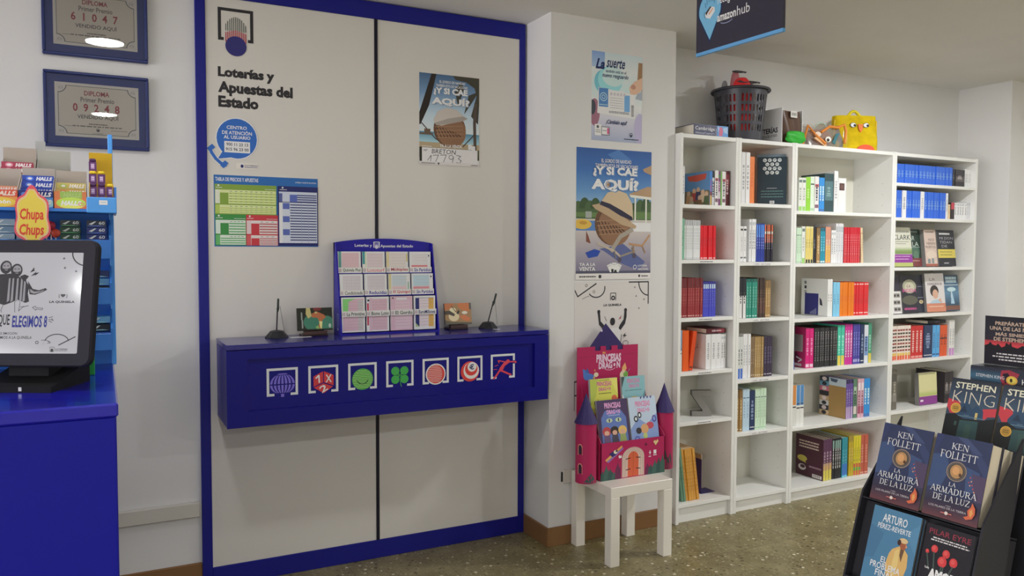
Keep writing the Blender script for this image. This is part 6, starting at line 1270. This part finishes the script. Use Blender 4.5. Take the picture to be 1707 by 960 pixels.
# clear pouches with animal faces
M_VINYL_Y = glassmat('yellow_vinyl', (.84, .62, .02), 1.45, .08, .8); M_VINYL_C = glassmat('clear_vinyl', (.80, .78, .74), 1.45, .08, .22)
def pouch(w, d, h, M, root, name, taper=.75):
    def fn(u, v):
        a = 2*PI*u; ca, sa = math.cos(a), math.sin(a); q = abs(ca)**.5*(1 if ca > 0 else -1), abs(sa)**.5*(1 if sa > 0 else -1); k = 1-(1-taper)*v**2; kd = 1-.4*v
        return (w/2*q[0]*k*(1+.02*math.sin(9*v+4*a)), d/2*q[1]*kd, h*v)
    mb = MB().grid(fn, 40, 12, (.8, .7, .1)); mb.grid(lambda u, v: tuple(c*(1 if i < 2 else 1) for i, c in enumerate((fn(u, 0)[0]*v, fn(u, 0)[1]*v, .001))), 40, 2, (.8, .7, .1))
    return mb.build(name, M, root)
r = thing('duck_pouch', 'yellow see-through pouch bag with a duck face, on top of the wide bookcase', 'bag', T(1.385, .115, TOPZ+.0008) @ RZ(-.35))
pouch(.27, .12, .205, M_VINYL_Y, r, 'vinyl_body', .92)
lump(.10, .036, .085, '#d8bc1c', 31, 24, .05, 5).build('filling', M_CARD, r)
def pf(fc, x, z, rx, rz2, c, dy, y0): return fc.prism([(x+rx*math.cos(i*PI/10), z+rz2*math.sin(i*PI/10)) for i in range(20)], y0-dy-.001, y0-dy, 'y', c)
for x in (-.03, .05):
    fc = MB(); pf(fc, x, .148, .019, .014, '#2c2824', .0, -.0475); pf(fc, x, .148, .0165, .012, '#d0ccc8', .0012, -.0475); pf(fc, x+.008, .146, .007, .007, '#241c18', .0024, -.0475); fc.build('eye', M_CARD, r)
MB().prism([(-.002, .152), (.030, .152), (.026, .122), (.014, .106), (.004, .122)], -.054, -.047, 'y', '#c8642c').build('beak', M_CARD, r)
MB().prism([(.04+.055*math.cos(i*PI/10), .0+.035*math.sin(i*PI/10)) for i in range(11)], -.066, -.060, 'y', '#c0482c').build('foot', M_CARD, r)
MB().tube([(-.05+.10*t, 0, .185+.05*math.sin(PI*t)) for t in [i/14 for i in range(15)]], .009, 8, '#c0b01c').build('handle', M_CARD, r)
for xx in (-.133, .133): MB().tube([(xx, -.02, .02), (xx*.97, -.02, .18)], .004, 6, '#b89c1c').build('piping', M_PLASTIC, r)
r = thing('brown_pouch', 'clear pouch bag with orange straps and a brown animal face, beside the duck bag', 'bag', T(1.095, .115, TOPZ+.0008) @ RZ(-.2))
pouch(.30, .12, .13, M_VINYL_C, r, 'vinyl_body', .8)
lump(.085, .035, .055, '#8c5434', 41, 24, .08, 5).build('filling', M_CARD, r)
for p in ([(-.135, -.050, .01), (-.10, -.046, .12), (-.045, -.062, .055), (.0, -.070, .02)], [(-.02, -.055, .085), (.04, -.050, .12), (.10, -.050, .115)], [(.10, -.045, .12), (.14, -.045, .135), (.15, -.046, .10), (.14, -.050, .03)]): MB().tube(p, .008, 6, '#b8702c').build('strap', M_CARD, r)
fc = MB(); pf(fc, -.045, .072, .02, .014, '#b8a898', .0, -.062); fc.build('ear', M_CARD, r)
fc = MB(); pf(fc, .022, .046, .019, .016, '#c8c0b8', .0, -.062); pf(fc, .02, .042, .009, .009, '#241c18', .0015, -.062); fc.build('eye', M_CARD, r)
MB().prism([(-.075, .05), (-.06, .055), (.01, .012), (.0, .004)], -.068, -.063, 'y', '#b8946c').build('snout', M_CARD, r)
MB().prism([(.05, .03), (.075, .08), (.10, .085), (.08, .05), (.07, .02)], -.060, -.056, 'y', '#2c5c64').build('patch', M_CARD, r)
MB().tube([(-.01+.09*t, .02, .12+.035*math.sin(PI*t)) for t in [i/12 for i in range(13)]], .0035, 6, '#9cb4a8').build('handle', M_PLASTIC, r)

# ============================================================ hanging sign
sg = thing('hanging_sign', 'black and blue hanging sign with a blue map pin, under the ceiling', 'sign', T(-.4858, -.7045, 2.13) @ RZ(-PI/2+.0545))
SWd, SHt = .419, .30
a = Art(SWd, SHt, 1225, 877, 3e-4)
a.rect(0, 842, 1225, 877, '#4c8cd0')
pin = lambda k: [(210+165*k*math.cos(PI-.32+(PI+.64)*i/28), 405-0+165*1.12*k*math.sin(PI-.32+(PI+.64)*i/28)) for i in range(29)]+[(212, 405+330+(k-1)*260)]
a.poly(pin(1.12), '#1c3050'); a.poly(pin(1.0), '#5c9cd0')
for i, (x, t) in enumerate(((138, 318), (164, 290), (196, 272), (228, 268), (262, 274), (286, 296))): a.line([(x, t), (x+(210-x)*.12, t+52)], 9, '#2c5c8c')
a.poly([(140, 430), (214, 372), (282, 396), (286, 440), (214, 506), (146, 478)], '#c0c0c0'); a.poly([(140, 430), (214, 372), (236, 380), (168, 442), (168, 462)], '#3c3434'); a.poly([(186, 446), (250, 396), (268, 402), (204, 460)], '#c08c6c'); a.ring(214, 438, 90, 76, 6, '#2c3c50', 2.4, 3.4)
a.text('Haz tu pedido,', 330, 168, 870, 250, '#c0c0c8', .012); a.text('recógelo aquí', 330, 290, 762, 408, '#c0c0c8', .012); a.text('amazon', 322, 505, 598, 572, '#c0c0c8', .03); a.text('hub', 612, 470, 790, 572, '#c0c0c8', .0); a.ring(462, 570, 100, 42, 9, '#7c84a4', .45, PI-.5)
MB().box(0, 0, .012, SWd, .012, SHt, '#302e3a', bev=.001).box(0, 0, 0, SWd, .012, .012, '#4c8cd0').art(a).build('board', M_SATIN, sg)
for x in (.05, SWd-.05): MB().tube([(x, .006, SHt-.005), (x, .006, CEIL-2.13)], .0012, 6, '#8c8c8c').build('wire', M_METAL, sg)

# ============================================================ black book display at the right
DM = T(-.4054, -1.4629, 0) @ RZ(-1.4945)      # x along the covers, y into the display
Z0 = .6225; PH = .307; UPV = (math.sin(PH), math.cos(PH))
ds = thing('book_display', 'black cardboard book display leaning back at the lower right corner', 'display stand', DM)
BKC = '#242429'
CP, SP_ = math.cos(PH), math.sin(PH)
def SF(q, v, b0=0.0, z0=Z0-.008): return (b0+q*CP+v*SP_, z0+v*CP-q*SP_)    # q into the display, v up its slope
low = [(-.21, 0), (.10, 0), (.115, .46), (.19, .80), (.20, .845), (.0, .632), (-.012, .60)]
for x in (-.027, .344): MB().prism(low, x, x+.006, 'x', BKC).build('side_panel', M_CARD, ds)
MB().prism([SF(.024, -.010), SF(.20, -.010), SF(.20, -.50), (.08, .004), (-.16, .004), SF(.024, -.56)], -.0205, .3435, 'x', '#1d1d22').build('body', M_CARD, ds)
MB().prism([SF(-.002, -.006), SF(.20, -.006), SF(.20, -.0015), SF(-.002, -.0015)], -.0205, .3435, 'x', '#1f1f24').build('ledge', M_CARD, ds)
MB().prism([SF(-.014, -.257), SF(.024, -.257), SF(.024, -.2495), SF(-.014, -.2495)], -.0205, .3435, 'x', '#1f1f24').build('lower_ledge', M_CARD, ds)
KB, KZ = .272, .748
def SK(q, v): return SF(q, v, KB, KZ)
MB().prism([(.264, .004), (.56, .004), (.56, .9515), (SK(.044, .24)[0], .9515), SK(.044, -.002), SK(-.004, -.002), (.264, .72)], .04, .41, 'x', '#1d1d22').build('rear_block', M_CARD, ds)
def stand_book(u, b, z, w, h, t, lean, draw, label, group=None, back='#2c2c34', pg='#b5ac98', fore=True):
    a = Art(w, h, 160, 160*h/w, 3e-4); draw(a, 160*h/w)
    r = thing('display_book', label, 'book', DM @ T(u, b, z) @ RX(-lean), group)
    MB().box(0, 0, 0, w, .002, h, back).box(0, t-.002, 0, w, t, h, back).box(0, .002, 0, .002, t-.002, h, back).art(a).build('cover', M_GLOSS, r)
    MB().box(.002, .0021, .003, w-.004, t-.0021, h-.003, pg).build('page_block', M_PAPER, r)
    return r
def follett(a, H):
    a.rect(0, 0, 160, H, '#2a3250')
    a.poly([(0, 0), (22, 0), (14, 30), (0, 60)], '#2c3458'); a.poly([(80, 0), (120, 24), (160, 70), (160, 110), (130, 70)], '#313b5c'); a.poly([(60, 0), (90, 0), (140, 40), (120, 40)], '#374264'); a.poly([(0, 62), (40, 54), (56, 100), (40, 150), (0, 160)], '#33456a'); a.poly([(100, 80), (140, 90), (150, 140), (110, 160)], '#33456a'); a.poly([(120, 96), (160, 100), (160, 170), (140, 180)], '#463a54')
    a.blend(0, 172, 160, H, ['#33334a', '#2e2a3c', '#43303c', '#5c3438'])
    a.ell(76, 100, 30, 30, '#3c3834'); a.ring(76, 100, 29, 29, 3, '#7c6c64'); a.ring(76, 100, 24, 24, 2, '#5c5450'); a.ell(76, 100, 18, 20, '#9c7444'); a.ell(74, 98, 10, 12, '#b8844c'); a.ell(88, 108, 4, 5, '#4c3024')
    for i, (x, y) in enumerate(((118, 108), (122, 118), (126, 128), (120, 130), (130, 138), (134, 146), (116, 122))): a.ell(x, y, 2, 2.4, ('#9c3c44', '#b87c5c')[i % 2])
    a.serif('KEN', 50, 20, 100, 38, '#d0cfd0'); a.serif('FOLLETT', 22, 45, 130, 66, '#d0cfd0')
    a.serif('LA', 63, 134, 84, 145, '#d0cccc'); a.serif('ARMADURA', 13, 150, 148, 167, '#d0cccc'); a.serif('DE LA LUZ', 26, 173, 134, 190, '#d0cccc')
    a.text('saga', 68, 201, 84, 204, '#a4a0a8', 0); a.text('LOS PILARES DE LA TIERRA', 20, 206, 128, 212, '#a8a4a8', 0)
    a.poly([(134, 214), (130, 200), (138, 188), (140, 176), (150, 190), (152, 206), (146, 220), (130, 226), (122, 220)], '#b8542c'); a.poly([(138, 212), (136, 200), (142, 192), (146, 204), (142, 216)], '#d0843c')
    a.rect(58, 222, 90, 225, '#b05c54'); a.ell(74, 223, 5, 5, '#c8b0a8')
FG = 'blue novels with an orange shield on the black display'
stand_book(0, 0, Z0-.008, .16, .24, .062, PH, follett, 'left of the two front blue novels with white title and flame on black display', FG)
stand_book(.1694, 0, Z0-.008, .16, .24, .062, PH, follett, 'right front blue novel with white title, cream page edges behind it', FG)
for k in (1, 2): stand_book(.1694, *SF(.0645*k, 0), .16, .24, .062, PH, follett, ('second' if k == 1 else 'third')+' blue novel behind the right front one, showing cream page edges', FG)
stand_book(0, *SF(.0645, 0), .16, .24, .062, PH, follett, 'blue novel hidden behind the left front blue novel', FG)
def reverte(a, H):
    a.rect(0, 0, 160, H, '#3c6c8c'); a.poly([(0, 60), (50, 80), (30, 160), (0, 170)], '#386484'); a.poly([(160, 20), (120, 60), (160, 120)], '#437494')
    a.text('ARTURO', 36, 18, 118, 44, '#cfd2d4', .012); a.text('PÉREZ-REVERTE', 24, 46, 134, 66, '#cfd2d4', .008)
    a.poly([(86, 118), (106, 104), (122, 106), (138, 122), (142, 160), (134, 200), (140, H), (92, H), (84, 210), (72, 170), (78, 134)], '#b8924c'); a.poly([(112, 106), (124, 112), (120, 150), (112, 130)], '#5c4430'); a.poly([(96, 120), (108, 112), (112, 160), (104, 210), (92, 180)], '#c8a45c'); a.poly([(108, 88), (124, 84), (130, 98), (124, 112), (112, 110), (106, 98)], '#8c4c2c'); a.ell(117, 84, 14, 8, '#b89c6c'); a.ell(104, 92, 6, 9, '#3c2824'); a.poly([(126, 92), (132, 100), (126, 104)], '#c07c54')
    a.text('EL', 56, 150, 76, 168, '#cfd2d4', .01); a.text('PROBLEMA', 24, 170, 124, 190, '#cfd2d4', .01); a.text('FINAL', 46, 192, 108, 212, '#cfd2d4', .01)
def eyre(a, H):
    a.rect(0, 0, 160, H, '#1f1d22'); a.text('PILAR EYRE', 12, 14, 150, 32, '#7c2434', .01); a.small(28, 40, 140, 4, '#b4b0b0', 3); a.small(22, 48, 150, 4, '#b4b0b0', 4)
    for x, y, r_ in ((40, 78, 11), (80, 84, 12), (72, 112, 15), (108, 104, 13), (18, 92, 6)): a.ell(x, y, r_, r_*1.15, '#b8282c'); a.ell(x-2, y-2, r_*.5, r_*.6, '#cc4440'); a.line([(x, y+r_), (x+(70-x)*.3, 150)], 4, '#3c4c44')
    a.text('Un', 20, 140, 34, 147, '#c4c0c0', .03); a.text('AMOR...', 34, 142, 144, 178, '#c4c0c0', .07); a.text('GUERRA', 10, 182, 150, 222, '#c4c0c0', .07); a.text('Y', 150, 182, 158, 186, '#1f1d22', 0)
stand_book(.031, *SF(-.012, -.248), .152, .232, .014, PH, reverte, 'blue-green novel with a man in a cream suit, lowest left on black display', None, pg='#9c9c90')
stand_book(.034, *SF(.0035, -.248), .15, .23, .014, PH, lambda a, H: a.rect(0, 0, 160, H, '#3c6c8c'), 'novel hidden directly behind the cream-suited man novel')
stand_book(.200, *SF(-.012, -.248), .137, .226, .014, PH, eyre, 'black novel with red tulips at the bottom of the black display', None, pg='#9c9c90')
stand_book(.202, *SF(.0035, -.248), .135, .226, .014, PH, lambda a, H: a.rect(0, 0, 160, H, '#2c2a2c'), 'novel right behind the black tulip novel')
def king(a, H):
    a.rect(0, 0, 160, H, '#23272f'); a.blend(0, 0, 160, 130, ['#262a33', '#2f3d50', '#34485c', '#2c3a48'])
    a.poly([(0, 72), (40, 80), (46, 104), (34, 120), (14, 122), (0, 100)], '#b02c38'); a.poly([(118, 92), (160, 84), (160, 112), (136, 116), (128, 128), (112, 128)], '#b02c38')
    a.poly([(30, 110), (52, 78), (66, 74), (82, 100), (96, 84), (120, 100), (124, 140), (30, 140)], '#26405a'); a.poly([(44, 112), (58, 88), (70, 112)], '#1f3044'); a.rect(96, 108, 104, 130, '#b09c54'); a.rects([(60, 120, 78, 122), (40, 124, 130, 127)], '#4c6878')
    a.poly([(0, 128), (30, 120), (60, 134), (120, 130), (160, 118), (160, H), (0, H)], '#1c2022'); a.poly([(50, 140), (110, 136), (114, H), (46, H)], '#2c4a4c'); a.rects([(34, 146, 42, 160), (70, 150, 90, 200)], '#34504c')
    a.text('STEPHEN', 16, 12, 146, 34, '#c4bca4', .02); a.text('KING', 14, 42, 150, 82, '#b8b09c', -.022)
def sticker(a, x, y): a.ell(x, y, 17, 17, '#c09420'); a.ell(x, y, 14, 14, '#a87c18'); a.small(x-9, y-5, x+9, 3, '#5c4c1c', 2); a.small(x-9, y+1, x+9, 3, '#5c4c1c', 3)
def king1(a, H): king(a, H); sticker(a, 30, 102)
def king2(a, H): king(a, H); sticker(a, 32, 150)
KG = 'dark novels with red sky on the upper tier of the black display'
stand_book(.059, KB, KZ, .153, .236, .04, PH, king1, 'left dark novel with a red sky and big cream author name, upper tier', KG)
stand_book(.219, KB, KZ, .153, .236, .04, PH, king2, 'right dark novel with red sky and low gold sticker, upper tier', KG)
# lying hardback with a lettered spine, then the header board
r = thing('lying_hardback', 'dark hardback lying flat on the upper tier with a lettered spine and yellow eye', 'book', DM @ T(.092, .386, .953))
a = Art(.26, .058, 260, 58, 4e-4); a.rect(0, 0, 260, 58, '#2b2f3c'); a.blend(0, 6, 120, 52, ['#2b2f3c', '#2f5870', '#2b3a50']) ; a.poly([(96, 4), (120, 0), (150, 10), (130, 52), (104, 56), (92, 30)], '#8c2838'); a.poly([(100, 14), (116, 10), (128, 30), (108, 44)], '#241c28'); a.ell(128, 32, 17, 14, '#c4941c'); a.ell(128, 32, 12, 10, '#d4ac2c'); a.ell(126, 32, 4, 6, '#2c2418'); a.text('STEPHEN KING', 18, 22, 106, 32, '#b8b8b8', .0); a.text('HOLLY', 158, 24, 236, 42, '#c4c0bc', .0)
prof = [(0, .006)]+[(.006-.006*math.cos(i*PI/10), .006-.006*math.sin(i*PI/10)) for i in range(1, 5)]+[(.006, 0), (.15, 0), (.15, .062), (.006, .062)]+[(.006-.006*math.sin(i*PI/10), .056+.006*math.cos(i*PI/10)) for i in range(1, 5)]+[(0, .056)]
MB().prism(prof, 0, .26, 'x', '#2f3440').art(a, T(0, 0, .002)).build('cover', M_GLOSS, r)
hb = thing('header_board', 'black and red header board about a sinister novel behind the lying hardback', 'sign', DM @ T(.098, .455, 1.0165))
HW, HH = .205, .158
a = Art(HW, HH, 400, 300, 4e-4); a.rect(0, 0, 400, 300, '#1e1c22'); a.blend(0, 0, 400, 150, ['#1e1d24', '#23262e', '#2c2530']); a.blend(0, 150, 400, 196, ['#8c2830', '#b83038', '#b02c34'])
a.poly([(0, 186), (24, 176), (36, 160), (48, 176), (70, 182), (84, 168), (104, 190), (124, 182), (132, 158), (150, 170), (160, 152), (168, 180), (200, 188), (230, 168), (260, 188), (300, 174), (340, 190), (370, 170), (400, 188), (400, 210), (0, 210)], '#1b191d')
C1 = '#a8907c'; a.text('PREPÁRATE PARA', 62, 26, 338, 54, C1, .03); a.text('UNA DE LAS NOVELAS', 30, 62, 370, 86, C1, .03); a.text('MÁS SINIESTRAS', 66, 94, 334, 120, C1, .03); a.text('DE STEPHEN KING', 56, 128, 344, 152, C1, .03)
for k, (x0, x1) in enumerate(((76, 330), (52, 350), (90, 310))): a.small(x0, 226+k*18, x1, 8, '#b8b4b4', k+3)
MB().box(0, 0, 0, HW, .004, HH, '#1c1a20').art(a).build('board', M_GLOSS, hb)
MB().prism([(.004, 0), (.06, 0), (.004, .10)], .10, .104, 'x', '#2c2a30').build('strut', M_CARD, hb)
